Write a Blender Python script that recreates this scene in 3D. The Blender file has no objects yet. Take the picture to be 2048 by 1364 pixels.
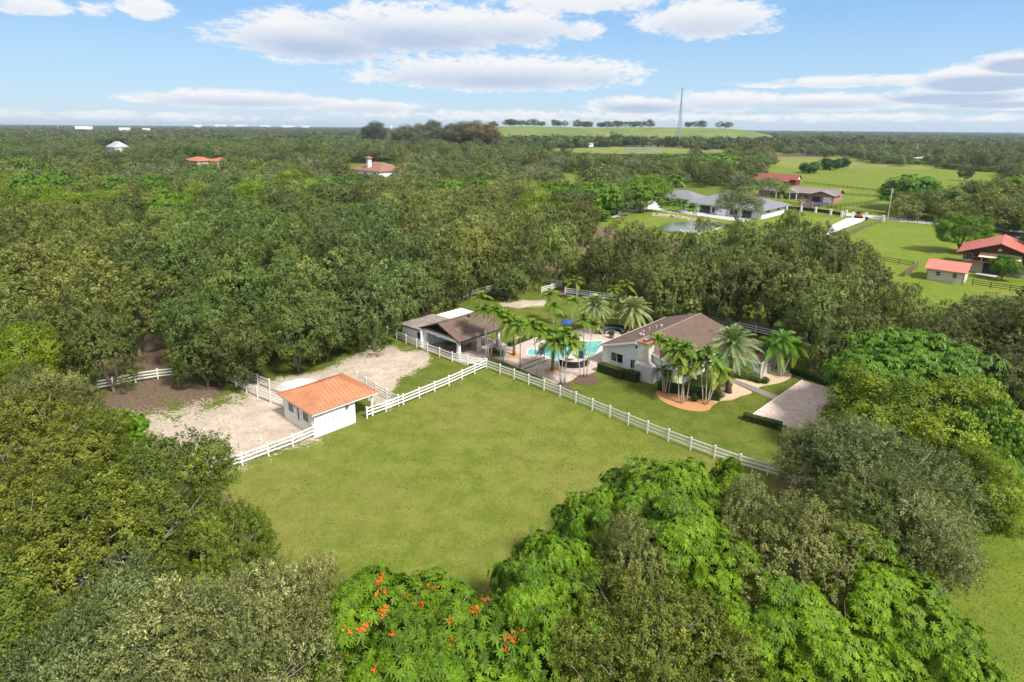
import bpy, math, random
import numpy as np
from mathutils import Vector, Matrix

# ------------------------------------------------------------------ camera
scene = bpy.context.scene
COL = scene.collection
F, CAMH, YP = 1235.0, 30.0, 552.0           # focal length in photo pixels, height in metres, optical axis row
PITCH, ROLL = math.atan(298 / F), math.radians(.45)
cam_data = bpy.data.cameras.new('camera')
cam = bpy.data.objects.new('camera', cam_data)
COL.objects.link(cam)
CM = Matrix.Rotation(math.pi / 2 - PITCH, 3, 'X') @ Matrix.Rotation(ROLL, 3, 'Z')
cam.matrix_world = Matrix.Translation((0, 0, CAMH)) @ CM.to_4x4()
cam_data.sensor_width = 36
cam_data.lens = F / 2048 * 36
cam_data.shift_y = (YP - 682) / 2048
cam_data.clip_start = .5
cam_data.clip_end = 30000
scene.camera = cam
RN = np.array(CM)

# ------------------------------------------------------------------ light
SUN_DIR = Vector((.52, -.62, .95)).normalized()
SUN_EL = math.asin(SUN_DIR.z)
SUN_AZ = math.atan2(SUN_DIR.x, SUN_DIR.y)
sun_data = bpy.data.lights.new('sun', 'SUN')
sun_data.energy = 3.7
sun_data.angle = math.radians(9)
sun_data.color = (1, .955, .88)
sun = bpy.data.objects.new('sun', sun_data)
COL.objects.link(sun)
sun.rotation_euler = SUN_DIR.to_track_quat('Z', 'Y').to_euler()
sun.location = (0, 0, 80)

scene.view_settings.view_transform = 'Standard'
scene.view_settings.look = 'None'
scene.view_settings.gamma = 1
scene.view_settings.exposure = 0.88
scene.cycles.max_bounces = 6
scene.cycles.diffuse_bounces = 3
scene.cycles.glossy_bounces = 2
scene.cycles.transmission_bounces = 3
scene.cycles.volume_bounces = 0
scene.cycles.transparent_max_bounces = 4
scene.cycles.use_adaptive_sampling = True
scene.cycles.use_denoising = True


class NT:
    """small helper around a node tree"""
    def __init__(self, tree):
        self.t = tree
        tree.nodes.clear()

    def n(self, typ, **kw):
        nd = self.t.nodes.new(typ)
        for k, v in kw.items():
            if k == 'inp':
                for a, b in v.items():
                    if isinstance(b, bpy.types.NodeSocket):
                        self.t.links.new(b, nd.inputs[a])
                    else:
                        nd.inputs[a].default_value = b
            else:
                setattr(nd, k, v)
        return nd

    def math(self, op, a, b=None, c=None, clamp=False):
        d = {0: a}
        if b is not None: d[1] = b
        if c is not None: d[2] = c
        return self.n('ShaderNodeMath', operation=op, use_clamp=clamp, inp=d).outputs[0]

    def mix(self, f, a, b, mode='MIX'):
        nd = self.n('ShaderNodeMix', data_type='RGBA', blend_type=mode)
        for i, v in ((0, f), (6, a), (7, b)):
            if isinstance(v, bpy.types.NodeSocket): self.t.links.new(v, nd.inputs[i])
            else:
                if i and len(v) == 3: v = (*v, 1)
                nd.inputs[i].default_value = v
        return nd.outputs[2]

    def ramp(self, f, a, b):
        """smooth 0..1 between a and b"""
        nd = self.n('ShaderNodeMapRange', interpolation_type='SMOOTHSTEP')
        self.t.links.new(f, nd.inputs[0])
        nd.inputs[1].default_value = a; nd.inputs[2].default_value = b
        return nd.outputs[0]

    def noise(self, vec, scale, detail=4, rough=.55, dist=0):
        nd = self.n('ShaderNodeTexNoise', inp={'Scale': scale, 'Detail': detail, 'Roughness': rough, 'Distortion': dist})
        if vec is not None: self.t.links.new(vec, nd.inputs['Vector'])
        return nd.outputs['Fac']

    def link(self, a, b): self.t.links.new(a, b)


SKY_STRENGTH = .10
HAZE = .000065
KS = 1 / (2 ** scene.view_settings.exposure * SKY_STRENGTH)          # picture value 1.0 in sky units


def sky_rgb(r, g, b):
    """sky radiance for an sRGB value as it should print"""
    f = lambda c: ((c / 255 + .055) / 1.055) ** 2.4
    return (f(r) * KS, f(g) * KS, f(b) * KS, 1)

# ---- world: Nishita sky with soft fair-weather clouds in it
world = bpy.data.worlds.new('World')
scene.world = world
world.use_nodes = True
w = NT(world.node_tree)
sky = w.n('ShaderNodeTexSky', sky_type='NISHITA', sun_disc=False, sun_elevation=SUN_EL, sun_rotation=SUN_AZ,
          altitude=0, air_density=1.0, dust_density=.6, ozone_density=3.0)
tc = w.n('ShaderNodeTexCoord')
sep = w.n('ShaderNodeSeparateXYZ', inp={0: tc.outputs['Generated']})
X, Y, Z = sep.outputs
az = w.math('MULTIPLY', w.math('ARCTAN2', X, Y), 57.2958)
el = w.math('MULTIPLY', w.math('ARCSINE', Z), 57.2958)
pv = w.n('ShaderNodeCombineXYZ', inp={0: az, 1: w.math('MULTIPLY', el, 2.6), 2: 0.0}).outputs[0]
n1 = w.noise(pv, .33, 8, .6, .2)
n2 = w.noise(pv, 1.3, 6, .62)
nn = w.math('ADD', w.math('MULTIPLY', w.math('SUBTRACT', n1, .5), 2.4), w.math('MULTIPLY', w.math('SUBTRACT', n2, .5), 1.4))


def az_el(px, py):
    d = RN @ np.array([(px - 1024) / F, -(py - YP) / F, -1.])
    d /= np.linalg.norm(d)
    return math.degrees(math.atan2(d[0], d[1])), math.degrees(math.asin(d[2]))


# clouds: centre and half size in sky degrees, weight, shadiness of the base
CLOUDS = [(640, 78, 200, 62, 1.0, .8), (840, 62, 230, 62, 1.0, .8), (1010, 58, 170, 50, 1.0, .6), (1150, 62, 60, 26, .9, .3),
          (1000, 150, 300, 44, 1.0, .7), (1150, 155, 130, 28, .9, .6), (480, 200, 210, 22, 1.0, .6), (720, 215, 130, 17, .9, .5),
          (60, 14, 90, 24, 1.0, .2), (290, 18, 62, 28, 1.0, .1), (195, 20, 40, 20, .55, .1), (1410, 42, 150, 50, 1.05, .5),
          (1150, 8, 190, 26, .9, .2), (1280, 212, 110, 22, .9, 1.0), (1440, 205, 120, 26, .8, .6), (1650, 205, 210, 22, .9, .7),
          (1700, 165, 260, 14, .8, .3), (1960, 160, 160, 34, 1.1, 1.3), (2060, 125, 120, 30, 1.1, 1.5), (1900, 192, 180, 24, 1., 1.2), (2000, 205, 200, 18, .9, 1.),
          (1100, 232, 420, 12, .5, .3), (1700, 236, 420, 10, .5, .3), (250, 232, 300, 10, .35, .3)]
cov = None; shade = None
for (px, py, rx, ry, wt, sh) in CLOUDS:
    a0, e0 = az_el(px, py)
    a1, _ = az_el(px + rx, py)
    _, e1 = az_el(px, py - ry)
    ra, re = abs(a1 - a0), abs(e1 - e0)
    dx = w.math('MULTIPLY', w.math('SUBTRACT', az, a0), 1 / ra)
    dy = w.math('MULTIPLY', w.math('SUBTRACT', el, e0), 1 / re)
    # flat bases: below the centre the distance grows faster
    dyl = w.math('MULTIPLY', w.math('MINIMUM', dy, 0.0), 1.25)
    dyu = w.math('MAXIMUM', dy, 0.0)
    r2 = w.math('ADD', w.math('MULTIPLY', dx, dx), w.math('ADD', w.math('MULTIPLY', dyl, dyl), w.math('MULTIPLY', dyu, dyu)))
    m = w.math('MULTIPLY', w.math('SUBTRACT', 1.0, r2), wt)
    m = w.math('MAXIMUM', m, -1.5)
    s = w.math('MULTIPLY', w.math('MAXIMUM', m, 0.0), w.math('MULTIPLY', w.math('SUBTRACT', .5, dy, clamp=False), sh))
    s = w.math('MAXIMUM', s, 0.0)
    cov = m if cov is None else w.math('MAXIMUM', cov, m)
    shade = s if shade is None else w.math('MAXIMUM', shade, s)
# unseen broken cloud higher up, its cover raised to add fill light
up = w.ramp(el, 11.0, 22.0)
over = w.math('SUBTRACT', w.math('MULTIPLY', w.ramp(w.noise(tc.outputs['Generated'], 2.5, 6, .6), .30, .48), up), w.math('MULTIPLY', w.math('SUBTRACT', 1.0, up), 3.0))
cov = w.math('MAXIMUM', cov, over)
dens = w.math('ADD', cov, w.math('MULTIPLY', nn, .95))
mask = w.math('MULTIPLY', w.ramp(dens, -.22, .55), .96)
cl_light = w.math('SUBTRACT', 1.0, w.math('MULTIPLY', w.math('MINIMUM', w.math('MULTIPLY', shade, 1.9), 1.0), .85))
cl_light = w.math('ADD', cl_light, w.math('MULTIPLY', nn, .16))
cloud_col = w.mix(cl_light, sky_rgb(178, 197, 226), sky_rgb(248, 249, 251))
blue = w.n('ShaderNodeHueSaturation', inp={'Saturation': 1.0, 'Value': 1.0, 'Color': sky.outputs[0]}).outputs[0]
low = w.ramp(el, 13.0, 9.0)
band = w.mix(w.ramp(el, -1.0, 4.0), sky_rgb(206, 224, 240), sky_rgb(178, 216, 246))
band = w.mix(w.ramp(el, 3.0, 11.0), band, sky_rgb(142, 192, 244))
blue = w.mix(w.math('MULTIPLY', low, .85), blue, band)
tot = w.mix(mask, blue, cloud_col)
bg = w.n('ShaderNodeBackground', inp={'Color': tot, 'Strength': SKY_STRENGTH})
out = w.n('ShaderNodeOutputWorld', inp={'Surface': bg.outputs[0]})

# ------------------------------------------------------------------ geometry of the place
rng = np.random.default_rng(7)
random.seed(7)


def at(px, py, z=0.0):
    """point of the place that the photo shows at px, py and height z"""
    d = RN @ np.array([(px - 1024) / F, -(py - YP) / F, -1.])
    t = (z - CAMH) / d[2]
    return Vector((d[0] * t, d[1] * t, z))


def proj(x, y, z):
    p = np.stack([np.asarray(x, float), np.asarray(y, float), np.asarray(z, float) - CAMH], -1) @ RN
    dd = np.maximum(-p[..., 2], 1e-3)
    return 1024 + F * p[..., 0] / dd, YP - F * p[..., 1] / dd


def depth_of(p):
    return -(RN.T @ np.array([p[0], p[1], p[2] - CAMH]))[2]


AL = math.radians(-43.5)                    # the street grid of the place
U = Vector((math.cos(AL), math.sin(AL), 0)); V = Vector((-U.y, U.x, 0))

# ------------------------------------------------------------------ materials
MATS = {}


def mat(name, col, rough=.8, var=.12, scale=3.0, bump=.0, col2=None, metal=0, spec=.3, detail=5, coords='Object'):
    if name in MATS: return MATS[name]
    m = bpy.data.materials.new(name); m.use_nodes = True
    t = NT(m.node_tree)
    tcn = t.n('ShaderNodeTexCoord').outputs[coords]
    nz = t.noise(tcn, scale, detail, .6)
    nz2 = t.noise(tcn, scale * 9, 3, .6)
    f = t.math('ADD', t.math('MULTIPLY', t.ramp(nz, .3, .7), .65), t.math('MULTIPLY', nz2, .35))
    c1 = tuple(c * (1 - var) for c in col)
    c2 = col2 if col2 else tuple(min(1, c * (1 + var)) for c in col)
    c = t.mix(f, c1, c2)
    b = t.n('ShaderNodeBsdfPrincipled', inp={'Base Color': c, 'Roughness': rough, 'Metallic': metal, 'Specular IOR Level': spec})
    if bump:
        bn = t.n('ShaderNodeBump', inp={'Strength': bump, 'Distance': .03, 'Height': nz2})
        t.link(bn.outputs[0], b.inputs['Normal'])
    t.n('ShaderNodeOutputMaterial', inp={'Surface': b.outputs[0]})
    MATS[name] = m
    return m


def stripes_mat(name, col, axis, period, width=.12, dark=.6, rough=.5, metal=0., var=.1, bump=.5):
    """material with thin regular grooves or seams across one object axis"""
    if name in MATS: return MATS[name]
    m = bpy.data.materials.new(name); m.use_nodes = True
    t = NT(m.node_tree)
    tcn = t.n('ShaderNodeTexCoord').outputs['Object']
    sp = t.n('ShaderNodeSeparateXYZ', inp={0: tcn})
    k = t.math('FRACT', t.math('DIVIDE', sp.outputs[axis], period))
    line = t.math('LESS_THAN', k, width)
    nz = t.noise(tcn, 1.3, 5, .6)
    c = t.mix(t.ramp(nz, .3, .7), tuple(x * (1 - var) for x in col), tuple(min(1, x * (1 + var)) for x in col))
    c = t.mix(line, c, tuple(x * dark for x in col))
    b = t.n('ShaderNodeBsdfPrincipled', inp={'Base Color': c, 'Roughness': rough, 'Metallic': metal, 'Specular IOR Level': .35})
    bn = t.n('ShaderNodeBump', inp={'Strength': bump, 'Distance': .02, 'Height': line})
    t.link(bn.outputs[0], b.inputs['Normal'])
    t.n('ShaderNodeOutputMaterial', inp={'Surface': b.outputs[0]})
    MATS[name] = m
    return m


def brick_mat(name, c1, c2, mortar, w_=.5, h_=.2, rough=.85, ms=.02, bump=.4, vertical=False, off=.5, size=1.0, rot=0.0, var=.3):
    if name in MATS: return MATS[name]
    m = bpy.data.materials.new(name); m.use_nodes = True
    t = NT(m.node_tree)
    tcn = t.n('ShaderNodeTexCoord').outputs['Object']
    vec = tcn
    if vertical:                            # along the wall and up it
        sp = t.n('ShaderNodeSeparateXYZ', inp={0: tcn})
        vec = t.n('ShaderNodeCombineXYZ', inp={0: t.math('ADD', sp.outputs[0], sp.outputs[1]), 1: sp.outputs[2], 2: 0.0}).outputs[0]
    mp = t.n('ShaderNodeMapping', inp={'Vector': vec, 'Rotation': (0, 0, rot)})
    br = t.n('ShaderNodeTexBrick', offset=off, inp={'Vector': mp.outputs[0], 'Color1': (*c1, 1), 'Color2': (*c2, 1), 'Mortar': (*mortar, 1),
                                                    'Scale': size, 'Mortar Size': ms, 'Brick Width': w_, 'Row Height': h_, 'Mortar Smooth': .3})
    nz = t.noise(tcn, 1.1, 6, .6)
    c = t.mix(t.math('MULTIPLY', t.ramp(nz, .3, .75), var), br.outputs['Color'], (.9, .84, .8, 1), 'MULTIPLY')
    c = t.mix(t.math('MULTIPLY', t.ramp(t.noise(tcn, 5, 4, .6), .4, .75), var), c, tuple(x * .6 for x in c1))
    b = t.n('ShaderNodeBsdfPrincipled', inp={'Base Color': c, 'Roughness': rough, 'Specular IOR Level': .2})
    bn = t.n('ShaderNodeBump', inp={'Strength': bump, 'Distance': .02, 'Height': br.outputs['Fac']})
    bn.invert = True
    t.link(bn.outputs[0], b.inputs['Normal'])
    t.n('ShaderNodeOutputMaterial', inp={'Surface': b.outputs[0]})
    MATS[name] = m
    return m


def leaf_mat(name, dark, light, tip, transl=.25, rough=.55, spread=.25, hue=.02):
    """foliage: every leaf has its own tone (attribute v), every tree its own tint"""
    if name in MATS: return MATS[name]
    m = bpy.data.materials.new(name); m.use_nodes = True
    t = NT(m.node_tree)
    v = t.n('ShaderNodeAttribute', attribute_name='v', attribute_type='GEOMETRY').outputs['Fac']
    oi = t.n('ShaderNodeObjectInfo')
    c = t.mix(t.ramp(v, .0, .75), dark, light)
    c = t.mix(t.ramp(v, .72, 1.0), c, tip)
    c = t.mix(1.0, c, oi.outputs['Color'], 'MULTIPLY')
    hv = t.n('ShaderNodeHueSaturation', inp={'Color': c,
             'Hue': t.math('ADD', .5 - hue, t.math('MULTIPLY', oi.outputs['Random'], 2 * hue)),
             'Value': t.math('ADD', 1 - spread, t.math('MULTIPLY', t.math('FRACT', t.math('MULTIPLY', oi.outputs['Random'], 17.3)), 2 * spread))})
    d = t.n('ShaderNodeBsdfPrincipled', inp={'Base Color': hv.outputs[0], 'Roughness': rough, 'Specular IOR Level': .25})
    tr = t.n('ShaderNodeBsdfTranslucent', inp={'Color': t.mix(1.0, hv.outputs[0], (1.1, 1.25, .6, 1), 'MULTIPLY')})
    mx = t.n('ShaderNodeMixShader', inp={0: transl, 1: d.outputs[0], 2: tr.outputs[0]})
    t.n('ShaderNodeOutputMaterial', inp={'Surface': mx.outputs[0]})
    MATS[name] = m
    return m


M_WHITE = mat('white_paint', (.74, .74, .725), .55, .06, 1.5)
M_FENCE = mat('white_vinyl', (.72, .71, .685), .45, .09, .6)
M_STUCCO = mat('white_stucco', (.78, .785, .79), .8, .03, 2, .25)
M_BLOCK = stripes_mat('painted_block_courses', (.76, .765, .775), 2, .2, .08, .93, .75, 0, .03, .3)
M_DARK = mat('dark_trim', (.03, .028, .028), .5, .2)
M_GLASS = mat('window_glass', (.018, .02, .022), .08, .3, 2, spec=.6)
M_BARK = mat('bark', (.16, .125, .095), .95, .3, 6, .6)
M_BARKP = mat('pale_bark', (.30, .27, .23), .9, .25, 5, .4)
M_PALMB = mat('pale_palm_trunk', (.42, .39, .32), .85, .2, 9, .3)
M_PALMR = mat('red_brown_palm_trunk', (.21, .11, .06), .95, .3, 9, .8)
M_PALMD = mat('dark_palm_trunk', (.09, .06, .045), .95, .35, 9, .8)
M_STEEL = mat('galvanised_steel', (.45, .46, .47), .45, .1, metal=.7)
M_WOOD = mat('weathered_wood', (.16, .12, .09), .85, .3, 5)
M_BLACKF = mat('black_fence_paint', (.025, .022, .02), .7, .2)
M_WICKER = mat('dark_wicker', (.022, .021, .022), .75, .35, 30, .6)
M_CUSH = mat('charcoal_cushion', (.06, .065, .075), .9, .15, 8)
M_CONC = mat('concrete', (.50, .485, .46), .9, .1, 2, .2)
M_ASPH = mat('asphalt', (.055, .055, .06), .9, .2, 2, .2)
M_ROAD = mat('pale_road', (.40, .38, .36), .9, .12, .5, .2)
M_TERRA = mat('terracotta', (.33, .13, .07), .8, .15)
M_BLUEP = mat('blue_glaze', (.012, .055, .14), .18, .2, spec=.6)
M_BLUEC = mat('blue_canvas', (.022, .065, .22), .8, .12)
M_COPPER = mat('copper_metal_roof', (.44, .19, .095), .42, .12, .8, .1, metal=.25, spec=.4, col2=(.53, .24, .125))
M_SHINGLE = brick_mat('brown_shingles', (.125, .085, .068), (.18, .128, .104), (.085, .060, .050), .35, .14, .95, .012, .3, var=.6)
M_SHINGLE_FLAT = mat('weathered_flat_roof', (.20, .165, .15), .9, .2, .7, .2, col2=(.30, .26, .24))
M_STONE = brick_mat('whitewashed_stone', (.52, .48, .45), (.76, .73, .70), (.38, .34, .32), .34, .10, .9, .012, .6, vertical=True, var=.25)
M_BRICKR = brick_mat('red_brick', (.30, .12, .085), (.38, .17, .12), (.36, .30, .27), .5, .2, .9, .02, .3, vertical=True)
M_PAVER = brick_mat('patio_pavers', (.42, .335, .295), (.57, .475, .42), (.28, .22, .19), .42, .28, .85, .015, .25, var=.45, rot=.0)
M_DRIVE = brick_mat('driveway_pavers', (.50, .385, .35), (.68, .56, .51), (.33, .25, .23), .45, .22, .85, .012, .25, var=.55, rot=.3)
M_REDROOF = stripes_mat('red_metal_roof', (.44, .12, .085), 0, .6, .1, .85, .45, .1, .07)
M_GREYROOF = mat('grey_tile_roof', (.17, .175, .195), .6, .10, 1.5, .2)
M_RANCHROOF = mat('taupe_shingle_roof', (.20, .165, .155), .95, .15, 1, .1)
M_TILE = mat('terracotta_tile_roof', (.36, .13, .065), .85, .25, 1, .2)
M_TILER = mat('dusky_tile_roof', (.24, .115, .085), .85, .25, 1, .2)
M_BEIGE = mat('beige_stucco', (.50, .44, .37), .85, .06, 1)
M_PINK = mat('pinkish_stucco', (.52, .38, .30), .85, .08, 1)
M_REDWOOD = mat('red_barn_wood', (.22, .045, .03), .8, .2, 3)
M_CREAM = mat('cream_canvas', (.72, .60, .36), .8, .06, 2)
M_STRAW = mat('pale_limestone', (.52, .44, .34), .9, .2, 2, .4)
M_SILVER = mat('silver_car_paint', (.42, .44, .46), .25, .05, metal=.5, spec=.6)
M_WHCAR = mat('white_car_paint', (.78, .78, .78), .25, .03, spec=.6)
M_RUBBER = mat('tyre_rubber', (.02, .02, .02), .8, .1)
M_RED_LIGHT = mat('red_lens', (.3, .01, .01), .3, .1)
M_ORANGE = mat('orange_machine_paint', (.50, .20, .04), .5, .2)
M_LITTER = mat('brown_mulch', (.115, .07, .05), .95, .35, 10, .7)
M_CHIPS = mat('orange_mulch_chips', (.42, .17, .065), .95, .35, 14, .8, col2=(.62, .34, .16))
M_GRAVEL = mat('tan_stone_chips', (.42, .30, .18), .95, .3, 14, .8, col2=(.68, .55, .38))

L_OAK = leaf_mat('oak_leaves', (.056, .078, .018), (.158, .195, .046), (.31, .34, .11), .18)
L_OLIVE = leaf_mat('olive_grey_leaves', (.075, .092, .028), (.200, .222, .078), (.42, .42, .20), .18)
L_LIME = leaf_mat('yellow_green_leaves', (.065, .100, .008), (.200, .255, .016), (.40, .43, .04), .25, spread=.08, hue=.008)
L_POIN = leaf_mat('feathery_green_leaves', (.040, .085, .004), (.140, .235, .006), (.26, .38, .014), .28, hue=.01, spread=.1)
L_MANGO = leaf_mat('glossy_green_leaves', (.036, .078, .004), (.105, .200, .008), (.24, .36, .02), .22, .45, spread=.07, hue=.008)
L_HEDGE = leaf_mat('hedge_leaves', (.022, .040, .008), (.060, .10, .018), (.13, .19, .04), .2)
L_PALM = leaf_mat('palm_leaflets', (.060, .115, .010), (.175, .270, .022), (.38, .40, .05), .25, .45, spread=.1)
L_DATE = leaf_mat('date_palm_leaflets', (.14, .18, .08), (.33, .38, .18), (.58, .50, .15), .2, .5, spread=.08)
L_PINE = leaf_mat('casuarina_needles', (.085, .09, .045), (.16, .165, .08), (.24, .22, .12), .15)
M_FLOWER = leaf_mat('red_orange_petals', (.55, .05, .008), (.75, .11, .012), (.85, .22, .03), .25, spread=.05)
M_PALEFL = leaf_mat('pale_pink_blossom', (.35, .28, .26), (.48, .40, .38), (.6, .52, .5), .2, spread=.05)


# ------------------------------------------------------------------ mesh helpers
class MB:
    def __init__(s): s.v = []; s.f = []; s.m = []
    def add(s, vs, fs, mi=0):
        b = len(s.v)
        s.v += [tuple(p) for p in vs]
        for f in fs: s.f.append(tuple(i + b for i in f)); s.m.append(mi)
        return s
    def box(s, x0, x1, y0, y1, z0, z1, mi=0, M=None):
        vs = [Vector(p) for p in ((x0, y0, z0), (x1, y0, z0), (x1, y1, z0), (x0, y1, z0), (x0, y0, z1), (x1, y0, z1), (x1, y1, z1), (x0, y1, z1))]
        if M: vs = [M @ p for p in vs]
        return s.add(vs, [(3, 2, 1, 0), (4, 5, 6, 7), (0, 1, 5, 4), (1, 2, 6, 5), (2, 3, 7, 6), (3, 0, 4, 7)], mi)
    def prism(s, pts, z0, z1, mi=0):
        n = len(pts)
        vs = [(p[0], p[1], z0) for p in pts] + [(p[0], p[1], z1) for p in pts]
        return s.add(vs, [tuple(range(n - 1, -1, -1)), tuple(range(n, 2 * n))] + [(i, (i + 1) % n, n + (i + 1) % n, n + i) for i in range(n)], mi)
    def slab(s, pts, t, mi=0):
        """a planar quad or polygon given thickness t downwards"""
        n = len(pts); P = [Vector(p) for p in pts]
        vs = P + [p - Vector((0, 0, t)) for p in P]
        return s.add(vs, [tuple(range(n)), tuple(range(2 * n - 1, n - 1, -1))] + [(i, n + i, n + (i + 1) % n, (i + 1) % n) for i in range(n)], mi)
    def bar(s, a, b, w_, h_=None, mi=0):
        a, b = Vector(a), Vector(b); h_ = h_ or w_
        d = (b - a); L = d.length
        if L < 1e-6: return s
        d /= L
        up = Vector((0, 0, 1)) if abs(d.z) < .95 else Vector((0, 1, 0))
        sx = d.cross(up).normalized(); sz = sx.cross(d)
        vs = []
        for e in (a, b):
            for i, j in ((-1, -1), (1, -1), (1, 1), (-1, 1)):
                vs.append(e + sx * (w_ / 2 * i) + sz * (h_ / 2 * j))
        return s.add(vs, [(0, 1, 2, 3), (7, 6, 5, 4), (0, 4, 5, 1), (1, 5, 6, 2), (2, 6, 7, 3), (3, 7, 4, 0)], mi)
    def tube(s, pts, rad, n=7, mi=0, cap=True):
        P = [Vector(p) for p in pts]; base = len(s.v); rings = len(P)
        prev = None
        for i, p in enumerate(P):
            d = (P[min(i + 1, rings - 1)] - P[max(i - 1, 0)]).normalized()
            if prev is None:
                prev = d.cross(Vector((0, 1, 0) if abs(d.y) < .9 else (1, 0, 0))).normalized()
            sx = (prev - d * prev.dot(d)).normalized(); prev = sx; sy = d.cross(sx)
            r = rad[i] if isinstance(rad, (list, tuple)) else rad
            for k in range(n):
                a = 2 * math.pi * k / n
                s.v.append(tuple(p + sx * (r * math.cos(a)) + sy * (r * math.sin(a))))
        for i in range(rings - 1):
            for k in range(n):
                a, b = base + i * n + k, base + i * n + (k + 1) % n
                s.f.append((a, b, b + n, a + n)); s.m.append(mi)
        if cap:
            s.f.append(tuple(base + k for k in range(n - 1, -1, -1))); s.m.append(mi)
            s.f.append(tuple(base + (rings - 1) * n + k for k in range(n))); s.m.append(mi)
        return s
    def cyl(s, x, y, z0, z1, r, r2=None, n=12, mi=0):
        return s.tube([(x, y, z0), (x, y, z1)], [r, r if r2 is None else r2], n, mi)
    def lathe(s, prof, n=16, mi=0, x=0, y=0):
        base = len(s.v)
        for r, z in prof:
            for k in range(n):
                a = 2 * math.pi * k / n
                s.v.append((x + r * math.cos(a), y + r * math.sin(a), z))
        for i in range(len(prof) - 1):
            for k in range(n):
                a, b = base + i * n + k, base + i * n + (k + 1) % n
                s.f.append((a, b, b + n, a + n)); s.m.append(mi)
        return s
    def build(s, name, mats, parent=None, smooth=False, loc=None):
        me = bpy.data.meshes.new(name)
        me.from_pydata(s.v, [], s.f)
        mats = mats if isinstance(mats, (list, tuple)) else [mats]
        for m in mats: me.materials.append(m)
        if len(mats) > 1: me.polygons.foreach_set('material_index', s.m)
        if smooth: me.polygons.foreach_set('use_smooth', [True] * len(me.polygons))
        me.update()
        o = bpy.data.objects.new(name, me)
        COL.objects.link(o)
        if parent: o.parent = parent
        if loc is not None: o.location = loc
        return o


def mesh_np(name, verts, nper, material, attr=None):
    """big mesh of separate n-gons from a (k, nper, 3) array"""
    k = verts.shape[0]
    me = bpy.data.meshes.new(name)
    me.vertices.add(k * nper); me.loops.add(k * nper); me.polygons.add(k)
    me.vertices.foreach_set('co', verts.reshape(-1).astype(np.float32))
    me.loops.foreach_set('vertex_index', np.arange(k * nper, dtype=np.int32))
    me.polygons.foreach_set('loop_start', np.arange(0, k * nper, nper, dtype=np.int32))
    me.polygons.foreach_set('loop_total', np.full(k, nper, dtype=np.int32))
    if attr is not None:
        a = me.attributes.new('v', 'FLOAT', 'FACE')
        a.data.foreach_set('value', attr.astype(np.float32))
    me.materials.append(material)
    me.update(calc_edges=True)
    return me


def obj(name, me, parent=None, loc=None):
    o = bpy.data.objects.new(name, me); COL.objects.link(o)
    if parent: o.parent = parent
    if loc is not None: o.location = loc
    return o


def tag(o, label=None, cat=None, group=None, kind=None):
    if label: o['label'] = label
    if cat: o['category'] = cat
    if group: o['group'] = group
    if kind: o['kind'] = kind
    return o


def thing(name, label, cat, loc=(0, 0, 0), rz=0.0, group=None):
    o = bpy.data.objects.new(name, None); COL.objects.link(o)
    o.empty_display_size = .3
    o.location = loc; o.rotation_euler = (0, 0, rz)
    return tag(o, label, cat, group)


def copy_tree(root):
    r = root.copy(); COL.objects.link(r)
    for ch in list(root.children):
        c = ch.copy(); COL.objects.link(c); c.parent = r
        for g in list(ch.children):
            d = g.copy(); COL.objects.link(d); d.parent = c
    return r


def unit(a): return a / np.maximum(np.linalg.norm(a, axis=-1, keepdims=True), 1e-9)


# ------------------------------------------------------------------ ground
def soft_poly(px, py, poly, soft):
    """1 inside the polygon, 0 outside, with a soft rim (photo pixels)"""
    P = np.array(poly, float); n = len(P)
    inside = np.zeros(px.shape, bool); dist = np.full(px.shape, 1e9)
    for i in range(n):
        x0, y0 = P[i]; x1, y1 = P[(i + 1) % n]
        c = ((y0 > py) != (y1 > py)) & (px < (x1 - x0) * (py - y0) / (y1 - y0 + 1e-12) + x0)
        inside ^= c
        ex, ey = x1 - x0, y1 - y0
        t = np.clip(((px - x0) * ex + (py - y0) * ey) / (ex * ex + ey * ey + 1e-9), 0, 1)
        d = np.hypot(px - x0 - t * ex, py - y0 - t * ey)
        dist = np.minimum(dist, d)
    sd = np.where(inside, dist, -dist)
    return np.clip(sd / soft * .5 + .5, 0, 1)


SAND = [([(270, 880), (300, 850), (430, 805), (470, 785), (545, 800), (575, 838), (636, 880), (560, 906), (430, 950), (340, 930)], 34, .74),
        ([(230, 830), (330, 810), (430, 790), (430, 900), (340, 900), (240, 860)], 34, .62),
        ([(495, 792), (560, 800), (578, 835), (640, 882), (560, 872), (500, 830)], 8, 1.0),
        ([(445, 752), (480, 745), (600, 792), (575, 832), (530, 815)], 5, .85),
        ([(560, 752), (640, 742), (720, 705), (770, 690), (850, 702), (868, 718), (845, 740), (800, 760), (780, 800), (735, 792), (650, 760), (575, 790), (530, 775)], 12, .78),
        ([(570, 755), (640, 745), (660, 775), (580, 790)], 6, 1.0),
        ([(735, 690), (745, 690), (742, 712), (752, 735), (765, 750), (755, 752), (740, 735), (732, 712)], 4, 1.0),
        ([(725, 765), (800, 805), (780, 822), (735, 800)], 5, .8),
        ([(1000, 606), (1050, 600), (1092, 602), (1090, 611), (1040, 616), (1005, 613)], 5, 1.0)]
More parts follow.
